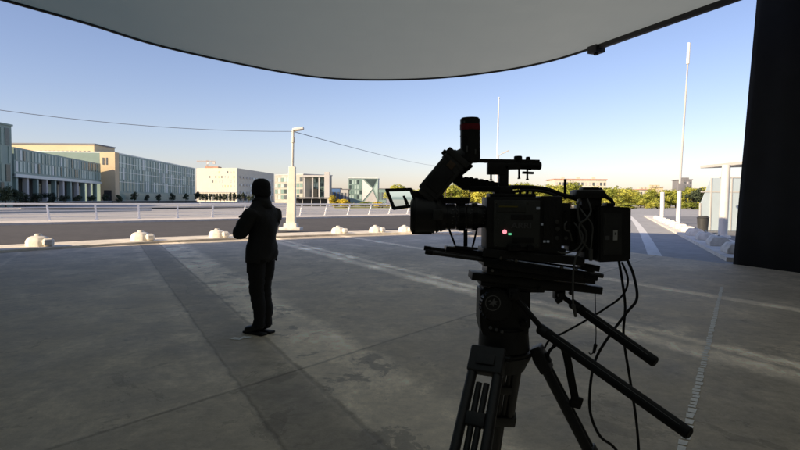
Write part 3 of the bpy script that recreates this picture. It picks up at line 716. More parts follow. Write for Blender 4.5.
# blue low shed, pale low block
YS = 300
for name, pa, pb, py, m_, lab in (('blue_shed', 330, 340, 188.5, M['blue'], 'low blue clad shed between the portal building and the cube building'),
                                  ('low_block', 340.5, 350, 189.5, M['greyw'], 'low pale grey block against the left side of the glass cube building'),
                                  ('low_annex', 378.5, 386, 189, M['tealwall'], 'low grey green annex against the right side of the glass cube building')):
    b = thing(name, (gx((pa+pb)/2, YS), YS, GZ), lab, 'building'); zt = hz(pa, py, YS)
    vol(b, 'wall', (gx(pa, YS), YS), (gx(pb, YS), YS), GZ, zt, 10, m_, T); vol(b, 'roof', (gx(pa, YS)-.2, YS-.2), (gx(pb, YS)+.2, YS-.2), zt, zt+.3, 10.4, M['roofgrey'], T)
    panels(b, 'window', (gx(pa, YS), YS), (gx(pb, YS), YS), .8, zt-1, 1, 3, .6, .7, [M['pane']], toward=T)
# glass cube building with crossed bracing
xa, xm, xb = gx(348.5, YS), gx(362.5, YS), gx(378, YS); zt = hz(360, 178.5, YS)
b = thing('cube_building', (xm, YS, GZ), 'square grey green glass building with large white triangles on its front', 'building')
vol(b, 'wall', (xa, YS), (xb, YS), GZ, zt, 16, M['tealwall'], T)
panels(b, 'window', (xa+.2, YS), (xm-.3, YS), 1.6, zt-.6, 4, 5, .78, .74, [M['teal0'], M['teal1'], M['teal2']], toward=T)
mb = MB(); zc = (zt+1)/2+.5; xc = (xm+xb)/2
mb.ext([(xm, YS-.1, zt-.4), (xm, YS-.1, .8), (xc+1.2, YS-.1, zc)], (0, -.12, 0)); mb.build('white_triangle', M['white'], b)
mb = MB(); mb.ext([(xm+1.0, YS-.1, .5), (xb-.2, YS-.1, .5), (xc+1.4, YS-.1, zc-1.0)], (0, -.10, 0)); mb.build('white_triangle', M['greyw'], b)
mb = MB(); mb.ext([(xb-.1, YS-.1, zt-.6), (xb-.1, YS-.1, 1.5), (xc+2.0, YS-.1, zc)], (0, -.08, 0)); mb.build('glass_triangle', M['teal2'], b)
mb = MB(); mb.ext([(xm+.9, YS-.1, zt-.3), (xb-.7, YS-.1, zt-.3), (xc+1.3, YS-.1, zc+.7)], (0, -.08, 0)); mb.build('glass_triangle', M['teal0'], b)
vol(b, 'roof_edge', (xa-.2, YS-.25), (xb+.2, YS-.25), zt, zt+.5, 16.5, M['teal3'], T)
# cream flats beyond the trees
YF = 270
def flats(name, pa, pb, pyt, Y, rows, cols, m_, lab, roofm):
    b = thing(name, (gx((pa+pb)/2, Y), Y, GZ), lab, 'building'); zt = hz((pa+pb)/2, pyt, Y); A_, B_ = (gx(pa, Y), Y), (gx(pb, Y), Y)
    vol(b, 'wall', A_, B_, GZ, zt, 14, m_, T); vol(b, 'roof', (A_[0]-.4, Y-.4), (B_[0]+.4, Y-.4), zt, zt+.5, 15, roofm, T)
    panels(b, 'window', A_, B_, .8, zt-.6, rows, cols, .5, .55, [M['pane'], M['pane'], M['greyw']], toward=T)
    for i in range(3):
        c = A_[0]+(B_[0]-A_[0])*(.2+.3*i); mb = MB(); mb.box((c, Y+4, zt+1.0), (1.6, 1.6, 1.2)); mb.build('chimney', m_, b)
flats('apartment_block', 554, 606, 180, YF, 4, 14, M['cream'], 'long cream apartment block with rows of windows above the trees behind the battery', M['brickred'])
flats('far_house', 640, 653, 190, 300, 3, 5, M['cream'], 'small cream house above the trees left of the white post', M['brickred'])
flats('far_block', 651, 663, 187.5, 330, 3, 5, M['beige'], 'beige house rising highest above the trees right behind the white post', M['greyw'])
flats('far_tower', 683, 691.5, 180, 340, 6, 3, M['roofgrey'], 'narrow grey block standing above the trees right of the tall mast', M['roofgrey'])
flats('far_terrace', 604, 640, 191.5, 360, 3, 12, M['beige'], 'long low beige terrace showing just above the yellow trees right of the battery', M['roofgrey'])

# low walls and terraces on the plaza
def lowwall(pa, ya, pb, yb, h, t_, m_, lab, name='low_wall'):
    a_, b_ = Vector((gx(pa, ya), ya, GZ)), Vector((gx(pb, yb), yb, GZ)); d = b_-a_; L_ = d.length; mid = (a_+b_)/2
    r = thing(name, (mid.x, mid.y, GZ), lab, 'wall'); rot = Matrix.Rotation(math.atan2(d.y, d.x), 3, 'Z')
    mb = MB(); mb.box((mid.x, mid.y, GZ+h/2), (L_, t_, h), rot); mb.build('face', m_, r)
    mb = MB(); mb.box((mid.x, mid.y, GZ+h+.04), (L_+.1, t_+.12, .08), rot); mb.build('coping', M['greyw'], r)
lowwall(5, 104, 110, 158, .9, .8, M['hedge'], 'long dark low wall along the foot of the colonnaded building')
lowwall(112, 165, 196, 250, .9, .8, M['hedge'], 'long dark low wall along the foot of the long glass building')
lowwall(-10, 62, 150, 82, .35, .6, M['greyw'], 'lower pale stone terrace edge on the plaza just beyond the left part of the railing')
lowwall(20, 76, 260, 118, .35, .5, M['hedge'], 'low dark stone terrace edge crossing the plaza behind the railing')
lowwall(200, 150, 300, 175, .6, .8, M['greyw'], 'pale low wall on the plaza in front of the white building')

# ------------------------------------------------------------------ trees and bushes
def crown_mesh(name, rx, rz, n, leaf, clumps, seed, zc):
    rnd = random.Random(seed); verts, faces = [], []
    cl = []
    for i in range(clumps):
        a = rnd.uniform(0, math.tau); rr = rnd.uniform(.15, .75); z = rnd.uniform(-.65, .75)
        k = math.sqrt(max(.1, 1-z*z)); cl.append((math.cos(a)*rr*rx*k, math.sin(a)*rr*rx*k, zc+z*rz, rnd.uniform(.28, .5)))
    for i in range(n):
        c = rnd.choice(cl); d = Vector((rnd.gauss(0, 1), rnd.gauss(0, 1), rnd.gauss(0, 1))).normalized()*(rnd.random()**.45)*c[3]
        p = Vector((c[0]+d.x*rx, c[1]+d.y*rx, c[2]+d.z*rz))
        nn = (d.normalized()+Vector((rnd.uniform(-.7, .7), rnd.uniform(-.7, .7), rnd.uniform(-.3, .9)))).normalized(); t1 = nn.orthogonal().normalized(); t2 = nn.cross(t1); s = leaf*rnd.uniform(.6, 1.3)
        th = rnd.uniform(0, math.tau); t1, t2 = t1*math.cos(th)+t2*math.sin(th), t2*math.cos(th)-t1*math.sin(th); k = len(verts)
        verts += [p-t1*s, p-t2*s*.6, p+t1*s, p+t2*s*.6]; faces.append((k, k+1, k+2, k+3))
    me = bpy.data.meshes.new(name); me.from_pydata(verts, [], faces); me.update(); return me
def trunk_mesh(h, r, seed, nl=5):
    rnd = random.Random(seed); mb = MB()
    top = Vector((rnd.uniform(-.2, .2), rnd.uniform(-.2, .2), h*.75)); mb.tube([(0, 0, -.05), (0.03, 0, h*.25), top*.6+Vector((0, 0, .05)), top], r, 8); 
    for i in range(nl):
        a = rnd.uniform(0, math.tau); s = Vector((0, 0, h*rnd.uniform(.3, .5))); e = s+Vector((math.cos(a)*h*.22, math.sin(a)*h*.22, h*.3)); mb.cyl(s, e, r*.5, r*.2, 6)
    me = bpy.data.meshes.new('trunk'); mb.bm.to_mesh(me); mb.bm.free(); me.materials.append(M['bark']); return me
CV = {}
def tree(kind, loc, h, wd, label, group, cat='tree', name=None, rz=None):
    key = (kind, random.randrange(5))
    if key not in CV:
        if kind == 'dark': c = crown_mesh('crown', .5, .38, 1500, .045, 12, key[1]+10, .60); c.materials.append(M['leaf_dark'])
        elif kind == 'yellow': c = crown_mesh('crown', .5, .44, 2600, .034, 15, key[1]+40, .54); c.materials.append(M['leaf_yellow'])
        else: c = crown_mesh('crown', .5, .42, 1500, .05, 10, key[1]+80, .45); c.materials.append(M['leaf_gold'])
        CV[key] = (c, trunk_mesh(1.0, .03, key[1]))
    c, t = CV[key]; r = thing(name or {'dark': 'dark_tree', 'yellow': 'yellow_tree', 'gold': 'golden_bush'}[kind], loc, label, cat, group)
    r.scale = (wd, wd, h); r.rotation_euler = (0, 0, random.uniform(0, 6.28) if rz is None else rz)
    for nm, me in (('crown', c), ('trunk', t)):
        o = bpy.data.objects.new(nm, me); COL.objects.link(o); o.parent = r
    return r
g1 = 'small dark trees in front of the long glass building'
for px, Y, h in ((128, 186, 4.6), (141, 192, 4.0), (153, 202, 4.4), (167, 214, 4.6), (181, 230, 4.8), (193, 246, 6.0)):
    h *= .85; tree('dark', (gx(px, Y)+2.0, Y, GZ), h, h*.7, 'small dark tree in the row in front of the long glass building', g1)
g2 = 'dark bushes in front of the colonnade'
for px, Y, h in ((6, 101, 4.6), (16, 104, 4.2), (25, 108, 3.0), (36, 112, 3.4), (50, 120, 3.6), (64, 128, 3.0), (78, 138, 3.3), (92, 148, 3.2), (106, 156, 3.6), (119, 166, 3.4)):
    h *= .82; tree('dark', (gx(px, Y), Y, GZ), h, h*.95, 'dark bushy tree among the row in front of the open colonnade', g2)
g3 = 'row of small dark trees at the foot of the white building'
for i in range(13):
    px = 202+i*4.6+random.uniform(-1, 1); Y = 290+random.uniform(-8, 8)
    tree('dark', (gx(px, Y), Y, GZ), random.uniform(3.8, 5.4), random.uniform(2.2, 3.6), 'tiny dark tree in the row at the foot of the white building', g3)
for px, Y, h, wd, lab in ((335, 130, 3.2, 4.2, 'bright golden bush left of two, in front of the blue shed'), (346, 128, 2.7, 4.4, 'bright golden bush right of two, in front of the cube building'),
                      (382, 132, 1.9, 5.0, 'low golden bush just left of the flip-out monitor'), (366, 138, 1.4, 5.0, 'low olive bush in front of the white triangles of the cube building')):
    tree('gold' if 'golden' in lab else 'yellow', (gx(px, Y), Y, GZ), h, wd, lab, 'golden bushes beyond the railing', 'bush', 'golden_bush' if 'golden' in lab else 'olive_bush')
g4 = 'yellow green trees behind the movie camera'
for i in range(52):
    px = 398+i*6.5+random.uniform(-3, 3); Y = random.uniform(150, 185)
    top = 186+random.uniform(-4, 5) + (3 if px > 600 else 0)
    if 425 < px < 475: top = 184+random.uniform(-2, 2)
    if 690 < px: top = 187
    h = hz(px, top, Y)-GZ
    tree('yellow', (gx(px, Y), Y, GZ), h, h*random.uniform(1.2, 1.7), 'yellow green tree in the long belt of trees beyond the road', g4)
tree('dark', (gx(701, 120), 120, GZ), 5.4, 5.0, 'darker green tree behind the shelter roof, right of the tall mast', None)
tree('dark', (gx(694, 128), 128, GZ), 4.6, 4.6, 'darker green tree behind the tall mast, left of the shelter', None)
# dry sunlit verge under the trees
mb = MB(); mb.prism([(gx(405, 118), 118), (gx(640, 112), 112), (gx(760, 112), 112), (gx(760, 230), 230), (gx(405, 230), 230)], -.6, -.26); struct(mb, 'verge', ground_mat('dry_verge', (.30, .26, .12), (.46, .38, .22), .08, .8))
mb = MB(); mb.prism([(gx(335, 120), 120), (gx(404, 116), 116), (gx(404, 220), 220), (gx(330, 220), 220)], -.6, -.262); struct(mb, 'lawn', ground_mat('lawn_grass', (.16, .17, .04), (.32, .30, .08), .1, 1))
# low hedge line at the foot of the trees
for i in range(9):
    px = 425+i*33+random.uniform(-6, 6); Y = 128+random.uniform(-4, 6)
    tree('yellow', (gx(px, Y), Y, GZ), 1.9, 6.5, 'low olive bush in the line at the foot of the yellow trees', 'low bushes at the foot of the yellow trees', 'bush', 'olive_bush', 0)
# ------------------------------------------------------------------ movie camera on a tripod
RY = 2.40                                   # distance of the lens axis; 1 photo pixel is about 4.3 mm there
PXM = RY/FPX
def W(px, py, dy=0.0):
    v = at(px, py, RY); v.y += dy; return v
def slab(mb, px0, py0, px1, py1, front, thick, bev=.004, mi=0):
    a_, b_ = at(px0, py0, RY+front), at(px1, py1, RY+front)
    c = (a_+b_)/2; c.y = RY+front+thick/2
    mb.box(c, (abs(b_.x-a_.x), thick, abs(a_.z-b_.z)), None, bev, mi); return mb
def tilt(mb, pxa, pya, pxb, pyb, front, thick, h, bev=.004, mi=0):     # bar along a slope, h in pixels (full height)
    a_, b_ = at(pxa, pya, RY+front), at(pxb, pyb, RY+front); a_.y = b_.y = RY+front+thick/2
    d = b_-a_; mb.box((a_+b_)/2, (d.length, thick, h*PXM), Matrix.Rotation(math.atan2(-d.z, d.x), 3, 'Y'), bev, mi); return mb
def front_poly(mb, pts, front, thick, bev=.003, mi=0):
    P = [at(x, y, RY+front) for x, y in pts]; mb.ext(P, (0, thick, 0), mi, bev); return mb
def text(name, s, px, py, hpx, front, m, parent, sx=1.0, bold=.0):
    cu = bpy.data.curves.new(name, 'FONT'); cu.body = s; cu.size = hpx*PXM/.70; cu.align_x = 'CENTER'; cu.align_y = 'CENTER'; cu.extrude = .0006; cu.offset = bold
    cu.materials.append(m); o = bpy.data.objects.new(name, cu); COL.objects.link(o); o.parent = parent
    p = at(px, py, RY+front); o.location = p-parent_base(parent); o.rotation_euler = (R(90), 0, 0); o.scale = (sx, 1, 1)
    bpy.context.view_layer.update(); me = bpy.data.meshes.new_from_object(o.evaluated_get(bpy.context.evaluated_depsgraph_get())); me.name = name
    q = bpy.data.objects.new(name, me); COL.objects.link(q); q.parent = parent; q.location = o.location; q.rotation_euler = o.rotation_euler; q.scale = o.scale
    bpy.data.objects.remove(o); return q

root = thing('movie_camera', W(515, 250), 'black cinema camera with long lens, raised viewfinder and cables, mounted on the tripod', 'movie camera')
# body
mb = MB(); slab(mb, 487, 197, 541, 250, -.07, .15, .006)
slab(mb, 490, 193.5, 536, 198, -.05, .11, .004)
for k in range(6): slab(mb, 544+k*2.2, 199, 545.3+k*2.2, 244, -.064, .01, .001)
body = mb.build('body', M['black'], root)
mb = MB(); slab(mb, 494, 200, 539.5, 247.5, -.075, .02, .004); slab(mb, 497, 203, 526, 212, -.0775, .01, .002); sp = mb.build('side_panel', M['panel'], body)
mb = MB(); slab(mb, 499, 205.8, 518, 207.4, -.0785, .004, .0005); mb.build('printed_line', M['yellow'], body)
text('lettering', 'ARRI', 521.5, 225.8, 5.2, -.0762, M['mark'], body, 1.25, .0006)
mb = MB()
for x in (498.5, 505):
    for y in (216, 219.5, 223, 227): mb.cyl(at(x, y, RY-.074), at(x, y, RY-.0775), .0028, seg=10)
mb.build('button', M['mark'], body)
mb = MB(); mb.cyl(at(504.6, 231.8, RY-.074), at(504.6, 231.8, RY-.080), .0095, .008, 20, bev=.001); mb.build('record_button', M['redlamp'], body)
mb = MB(); slab(mb, 508.5, 233.2, 511.5, 235, -.079, .006, .0008); mb.build('status_lamp', M['greenlamp'], body)
mb = MB(); slab(mb, 536.5, 207, 540, 209.5, -.0775, .006, .0008); slab(mb, 543.5, 240.5, 545.7, 242.6, -.072, .006, .0008); slab(mb, 547, 240.5, 549.5, 242.6, -.072, .006, .0008); slab(mb, 541, 223, 543.2, 225.4, -.073, .006, .0005)
mb.build('status_lamp', M['whitelamp'], body)
for x, y in ((496, 202.5), (537.5, 213), (537.5, 245), (496, 245.5), (528, 202.5), (517, 245.5)):
    mb = MB(); mb.cyl(at(x, y, RY-.074), at(x, y, RY-.0765), .0042, seg=10); mb.build('screw', M['steel'], body)
mb = MB(); slab(mb, 512, 237, 534, 243, -.0765, .01, .0015); mb.build('recess_plate', M['black'], body); mb = MB(); slab(mb, 511, 214.5, 533, 220, -.0765, .01, .0015); mb.build('recess_plate', M['black'], body)
# rear module with connectors
mb = MB(); slab(mb, 541, 196, 562, 249, -.06, .13, .006); slab(mb, 562, 203, 570, 246, -.045, .10, .004)
rm = mb.build('rear_module', M['black'], root)
for x, y, r_ in ((557, 222, .009), (557.5, 229, .010), (557, 238, .009), (565, 212, .008), (566, 226, .009), (566, 238, .008)):
    mb = MB(); mb.cyl(at(x, y, RY-.055), at(x, y, RY-.075), r_, r_*.92, 14, bev=.001); mb.build('connector', M['steel'] if y in (222, 229, 238) else M['anod'], rm)
mb = MB(); mb.tube([W(562, 221, -.07), W(558.5, 224, -.09), W(559, 229, -.09), W(564, 231, -.08), W(567, 240, -.07)], .003, 8); mb.build('short_cable', M['greycable'], rm)
# lens: axis runs along x
def ringed(mb, x0, x1, cy, r0, r1, dy=0, seg=40, bev=.002): mb.cyl(W(x0, cy, dy), W(x1, cy, dy), r0, r1, seg, bev=bev); return mb
mb = MB(); cy = 216.5
ringed(mb, 487, 478, cy, .046, .050); ringed(mb, 478, 466, cy, .053, .053); ringed(mb, 465.2, 456, cy, .056, .056); ringed(mb, 455, 446, cy, .054, .054); ringed(mb, 446, 440, cy, .056, .066)
lens = mb.build('lens', M['black'], root)
for x0, n in ((474, 60), (461, 60)):
    mb = MB(); ax = W(x0, cy); 
    for k in range(n):
        t = k/n*math.tau; rr = .0575 if x0 == 474 else .0605
        mb.box(ax+Vector((0, math.cos(t)*rr, math.sin(t)*rr)), (.018, .0035, .0038), Matrix.Rotation(-t, 3, 'X').inverted() if 0 else Matrix.Rotation(t, 3, 'X'))
    mb.cyl(ax-Vector((.010, 0, 0)), ax+Vector((.010, 0, 0)), .0575 if x0 == 474 else .0605, seg=40); mb.build('gear_ring', M['anod'], lens)
for x, w_ in ((451, 1.6), (455.5, .7), (469.5, .8), (482, .9)):
    for k in range(5):
        mb = MB(); t = -.5+k*.26; p = W(x, cy); rr = .0565
        mb.box(p+Vector((random.uniform(-.006, .006), -math.cos(t)*rr, math.sin(t)*rr)), (.004*w_, .002, .005), Matrix.Rotation(-t, 3, 'X')); mb.build('scale_mark', M['mark'], lens)
# matte box / front barrel
mb = MB(); ringed(mb, 441, 436, 214.5, .066, .080); ringed(mb, 436, 413, 214.5, .081, .082, bev=.008); ringed(mb, 413.2, 410.5, 214.5, .079, .074, bev=.003)
fb = mb.build('front_barrel', M['black'], lens)
mb = MB(); mb.cyl(W(410.6, 214.5), W(410.0, 214.5), .064, seg=40); mb.build('front_glass', mat('lens_glass', (.004, .005, .008), .05, spec=.8, coat=1), fb)
mb = MB(); slab(mb, 418, 197, 470, 204, -.03, .07, .006); mb.build('motor_bracket', M['anod'], root); mb = MB(); slab(mb, 412, 231, 432, 234.5, -.03, .06, .004); mb.build('motor_bracket', M['anod'], root)
mb = MB(); slab(mb, 433, 209.5, 443, 220, -.105, .045, .006); mb.build('lens_motor', M['charcoal'], root)
# lens support: thin struts down to a plate
for a_, b_, r_ in (((449, 229), (457, 250), .0045), ((465.5, 229), (465.5, 248), .009), ((477, 229), (472, 249), .0045)):
    mb = MB(); mb.cyl(W(*a_), W(*b_), r_, seg=10); mb.build('support_strut', M['anod'], root)
mb = MB(); tilt(mb, 446, 249, 484, 254.5, -.05, .10, 5.5, .004); tilt(mb, 455, 247, 478, 249, -.055, .03, 2.5, .002)
mb.build('support_plate', M['anod'], root)
mb = MB(); tilt(mb, 449, 246.7, 473, 248.4, -.055, .022, 1.0, .001); mb.build('plate_scale', M['steel'], root)
# rods
for k, (dy, off) in enumerate(((-.06, 0), (.05, -1.5))):
    a_, b_ = W(425, 250.5+off, dy), W(598, 274+off, dy)
    mb = MB(); mb.cyl(a_, b_, .0095, seg=18, bev=.001); rd_ = mb.build('rod', M['carbon'], root)
    mb = MB(); d = (b_-a_).normalized(); mb.cyl(a_-d*.002, a_+d*.03, .0105, seg=18, bev=.001); mb.build('rod_cap', M['rubber'], rd_)
# base plates (stacked, sloping slightly)
mb = MB(); tilt(mb, 483, 252.5, 585, 262, -.08, .16, 8, .004); tilt(mb, 486, 247.5, 566, 252, -.06, .12, 6, .004)
tilt(mb, 505, 247, 530, 249, -.07, .02, 3.5, .002)
bp_ = mb.build('bridge_plate', M['black'], root)
mb = MB(); tilt(mb, 484, 262, 590, 277, -.085, .17, 8.5, .004); tilt(mb, 487, 270, 596, 280.5, -.07, .14, 8, .004)
for k in range(8): tilt(mb, 494+k*11, 264+k*1.5, 500+k*11, 264.8+k*1.5, -.0875, .01, 3, .001)
mb.build('dovetail_plate', M['anod'], root)
mb = MB(); tilt(mb, 581, 266, 600, 269, -.06, .05, 6, .003); tilt(mb, 585, 276, 598, 279, -.09, .03, 5, .002); mb.build('clamp_lever', M['anod'], bp_)
mb = MB()
for x, y in ((489, 268), (497, 256), (512, 258.5), (556, 265), (570, 267)): mb.cyl(W(x, y, -.08), W(x, y, -.092), .007, .006, 12, bev=.001)
mb.build('screw_knob', M['steel'], bp_)
mb = MB(); slab(mb, 508, 245, 521, 251, -.10, .04, .004); mb.build('plate_clamp', M['anod'], bp_); mb = MB(); slab(mb, 528, 246, 534, 250.5, -.10, .04, .002); mb.build('plate_clamp', M['anod'], bp_)
# top handle
mb = MB(); slab(mb, 488, 162.5, 506, 174.5, -.02, .04, .004); slab(mb, 499.5, 165, 508.5, 196, -.018, .036, .004); slab(mb, 495, 186, 513, 195.5, -.03, .06, .004)
tilt(mb, 478, 160.5, 540, 161.5, -.015, .03, 3.6, .003); tilt(mb, 493, 166.5, 521, 165.8, -.018, .036, 6.5, .004)
th = mb.build('top_handle', M['black'], root)
mb = MB(); mb.cyl(W(518, 165.3), W(541, 165.8), .0175, seg=24, bev=.003); mb.cyl(W(528, 165.5), W(531, 165.5), .0195, seg=24); mb.build('grip', M['rubber'], th)
for x0, x1, y0 in ((513.5, 522.5, 156), (525.5, 530.5, 156.8), (484, 488, 159)):
    mb = MB(); mb.cyl(W((x0+x1)/2, 163), W((x0+x1)/2, y0), (x1-x0)/2*PXM, (x1-x0)/2*PXM*.9, 16, bev=.002); mb.build('knob', M['anod'], th)
for x, y0, y1 in ((491, 173, 180.5), (519, 168, 179), (527.3, 168, 180)):
    mb = MB(); mb.cyl(W(x, y0), W(x, y1), .0042, seg=10); mb.cyl(W(x, y1-1.2), W(x, y1), .0065, seg=10); mb.build('screw', M['anod'], th)
mb = MB(); tilt(mb, 523, 172.5, 534, 173, -.01, .02, 2.4, .002); mb.build('shoe', M['anod'], th)
mb = MB(); tilt(mb, 464, 181, 498, 187, -.02, .05, 9, .004); slab(mb, 463, 177.5, 470, 190, -.025, .05, .004)
for k in range(5): tilt(mb, 470+k*5.2, 178.6+k*.95, 473+k*5.2, 179.0+k*.95, -.022, .05, 3.5, .002)
slab(mb, 470, 186, 500, 192, -.035, .06, .004); mb.build('handle_extension', M['anod'], th)
mb = MB(); mb.tube([W(507, 187.5), W(520, 187.2), W(536, 188), (W(549, 190)), W(560, 194), W(577, 199)], .0095, 10); mb.tube([W(510, 192, -.03), W(528, 190.5, -.035), W(546, 193, -.035), W(560, 199, -.04)], .006, 8); mb.build('top_cable', M['rubber'], root)
mb = MB()
for x in (513, 519, 526, 532): mb.cyl(W(x, 196, -.02), W(x, 190.5, -.02), .007, .0055, 10)
mb.build('top_connector', M['anod'], root)
# antenna
mb = MB(); mb.cyl(W(565, 199), W(565.2, 179), .0065, .0055, 10, bev=.001); mb.build('antenna', M['rubber'], root)
# viewfinder
vf0, vf1 = W(424.5, 197, -.02), W(457.5, 157.5, -.02); d = (vf1-vf0); rv = Matrix.Rotation(math.atan2(-d.z, d.x), 3, 'Y')
mb = MB(); mb.box((vf0+vf1)/2, (d.length*.86, .085, .098), rv, .012, seg=3)
mb.box(vf1-d*.03, (.028, .09, .112), rv, .006); mb.box(vf1-d*.16, (.012, .088, .105), rv, .003)
mb.box(vf0+d*.10, (.05, .075, .075), rv, .008)
vf = mb.build('viewfinder', M['charcoal'], root)
mb = MB(); mb.box((vf0+vf1)/2-Vector((0, .044, 0))-d*.05, (d.length*.52, .006, .062), rv, .004, seg=2); mb.build('cover', M['headgrey'], vf)
mb = MB(); mb.box((vf0+vf1)/2-Vector((0, .0475, 0))+d*.23+Vector((.004, 0, .01)), (.030, .003, .030), rv, .001); mb.build('sticker', M['tan'], vf)
mb = MB(); nl = (rv @ Vector((0, 0, 1)))
mb.cyl(vf1-d*.10+nl*.05, vf1-d*.10+nl*.066, .012, seg=16, bev=.002); mb.build('knob', M['anod'], vf); mb = MB(); mb.cyl(vf1-d*.8-nl*.05, vf1-d*.8-nl*.062, .012, seg=16, bev=.002)
mb.build('knob', M['anod'], vf)
mb = MB(); mb.cyl(W(452.5, 161.5, -.02), W(466, 155, -.02), .036, .034, 24, bev=.004)
mb.tube([W(455, 163, -.02), W(464, 160, -.02), W(469.3, 154, -.02), W(469.3, 148, -.02)], .034, 20); mb.cyl(W(452, 157, -.02), W(457, 152.2, -.02), .016, seg=14, bev=.003)
ej = mb.build('eyepiece_joint', M['black'], vf)
mb = MB(); ex = 469.4
mb.cyl(W(ex+.3, 163, -.02), W(ex, 118.6, -.02), .0418, .0415, 40, bev=.005); 
for y in (137, 152): mb.cyl(W(ex, y, -.02), W(ex, y-.6, -.02), .0424, seg=40)
ep = mb.build('eyepiece', M['black'], vf)
mb = MB(); mb.cyl(W(ex, 131.0, -.02), W(ex, 125.2, -.02), .0426, seg=40, bev=.0006); mb.build('red_band', M['red'], ep)
mb = MB(); mb.box(W(463.0, 123.8, -.054), (.007, .005, .009), Matrix.Rotation(-.6, 3, 'Z'), .001); mb.box(W(465.2, 150.5, -.061), (.009, .003, .028), Matrix.Rotation(-.4, 3, 'Z'), .001); mb.box(W(473.5, 153, -.061), (.006, .003, .020), Matrix.Rotation(.4, 3, 'Z'), .001)
mb.build('printed_mark', M['mark'], ep)
mb = MB(); front_poly(mb, [(452, 165), (462, 158), (474, 166), (462, 176), (470, 184), (464, 190), (450, 180)], -.03, .05, .004); mb.build('mounting_arm', M['anod'], vf)
# flip-out monitor
mo = [(384.6, 188.6), (412.2, 187.8), (419.2, 206.6), (392.6, 210.2)]
def inset(q, a, b=None):
    cx, cyy = sum(p[0] for p in q)/4, sum(p[1] for p in q)/4; b = b or a
    return [(cx+(p[0]-cx)*a, cyy+(p[1]-cyy)*b) for p in q]
mb = MB(); front_poly(mb, mo, -.035, .022, .003); slab(mb, 409, 191, 424, 199, -.03, .03, .004); mo_ = mb.build('flip_out_monitor', M['black'], vf)
scr = bpy.data.materials.new('lit_screen'); scr.use_nodes = True; nt = scr.node_tree; bb = nt.nodes['Principled BSDF']
bb.inputs['Base Color'].default_value = (.02, .02, .02, 1); bb.inputs['Roughness'].default_value = .25
tc = nt.nodes.new('ShaderNodeTexCoord'); sx = nt.nodes.new('ShaderNodeSeparateXYZ'); nt.links.new(tc.outputs['Generated'], sx.inputs[0])
cr = nt.nodes.new('ShaderNodeValToRGB'); el = cr.color_ramp.elements; el[0].position = 0; el[0].color = (.36, .36, .32, 1); el[1].position = .42; el[1].color = (.42, .42, .36, 1)
for p_, c_ in ((.46, (.24, .30, .27, 1)), (.60, (.34, .40, .36, 1)), (.66, (.50, .56, .50, 1)), (1, (.56, .62, .56, 1))): e_ = el.new(p_); e_.color = c_
nt.links.new(sx.outputs[2], cr.inputs[0]); nt.links.new(cr.outputs[0], bb.inputs['Emission Color']); bb.inputs['Emission Strength'].default_value = .9
mb = MB(); front_poly(mb, inset(mo, .74, .68), -.037, .003, 0); ms_ = mb.build('screen', scr, mo_)
mb = MB(); front_poly(mb, [(402.5, 196), (404.5, 195.4), (407.6, 200.5), (409.2, 204.6), (405.6, 205.0), (404, 200)], -.0385, .0008, 0); mb.build('figure_on_screen', mat('screen_figure', (.02, .025, .02), .5), mo_)
# battery / transmitter block at the rear
mb = MB(); slab(mb, 586, 207, 601, 260, -.02, .12, .006); front_poly(mb, [(599, 205.5), (631.5, 207.5), (631, 261), (599, 262.5)], -.085, .16, .006)
bt = mb.build('battery_block', M['black'], root)
mb = MB(); front_poly(mb, [(603, 213), (622, 213.4), (622, 255), (603, 255.6)], -.0875, .01, .002); front_poly(mb, [(604.5, 215.5), (620, 216), (620, 228), (604.5, 228)], -.089, .01, .002); mb.build('battery', M['charcoal'], bt)
mb = MB(); front_poly(mb, [(613.4, 230.4), (617.6, 230.3), (617.4, 240.2), (613.2, 240.4)], -.0905, .003, 0); mb.build('label', M['label'], bt)
mb = MB(); front_poly(mb, [(614.8, 232.4), (616.4, 232.4), (616.3, 235), (614.7, 235)], -.0915, .002, 0); mb.build('printed_mark', M['mark'], bt); mb = MB(); front_poly(mb, [(605, 235.8), (609.6, 235.8), (609.6, 240), (605, 240)], -.0905, .003, 0); mb.build('printed_mark', M['mark'], bt)
mb = MB(); slab(mb, 582, 198, 602, 210, -.04, .08, .006); slab(mb, 576.5, 189.5, 605.5, 199, -.05, .10, .012); slab(mb, 583, 187.2, 600, 191, -.03, .06, .006); mb.cyl(W(598, 188.5, -.02), W(607, 199, -.02), .007, seg=10); mb.tube([W(604, 196), W(611, 200), W(614, 206)], .008, 8)
slab(mb, 607, 203, 614, 207, -.03, .06, .004); mb.build('wireless_unit', M['black'], root)
mb = MB(); slab(mb, 570, 208, 587, 252, .0, .08, .006); slab(mb, 578, 205, 588, 244, -.03, .06, .006); mb.build('rear_bracket', M['anod'], root)
# cables
def cable(pts, r_, m, n='cable'):
    mb = MB(); mb.tube([W(*p) for p in pts], r_, 8, smooth=8); return mb.build(n, m, root)
cable([(574, 199, -.08), (571, 208, -.09), (573, 221, -.09), (579, 232, -.095), (577, 244, -.09), (569, 254, -.10), (565.5, 268, -.11), (565, 285, -.11), (566, 302, -.10)], .0045, M['greycable'])
cable([(581, 199, -.08), (583, 210, -.10), (578, 218, -.11), (572, 224, -.10), (574, 238, -.10), (582, 248, -.09)], .004, M['greycable'])
cable([(571, 203, -.07), (577, 214, -.1), (583.5, 224, -.11), (583, 238, -.11), (581.5, 252, -.11)], .0032, M['greycable'])
cable([(569, 222, -.07), (575, 234, -.10), (571, 246, -.10), (560, 251, -.09), (552, 250, -.085)], .0035, M['greycable'])
mb = MB(); mb.cyl(W(582, 247, -.11), W(582, 258, -.11), .0085, .0075, 12, bev=.001); mb.cyl(W(566, 300, -.10), W(568.5, 312, -.10), .008, .006, 12, bev=.001); mb.build('cable_plug', M['greycable'], root)
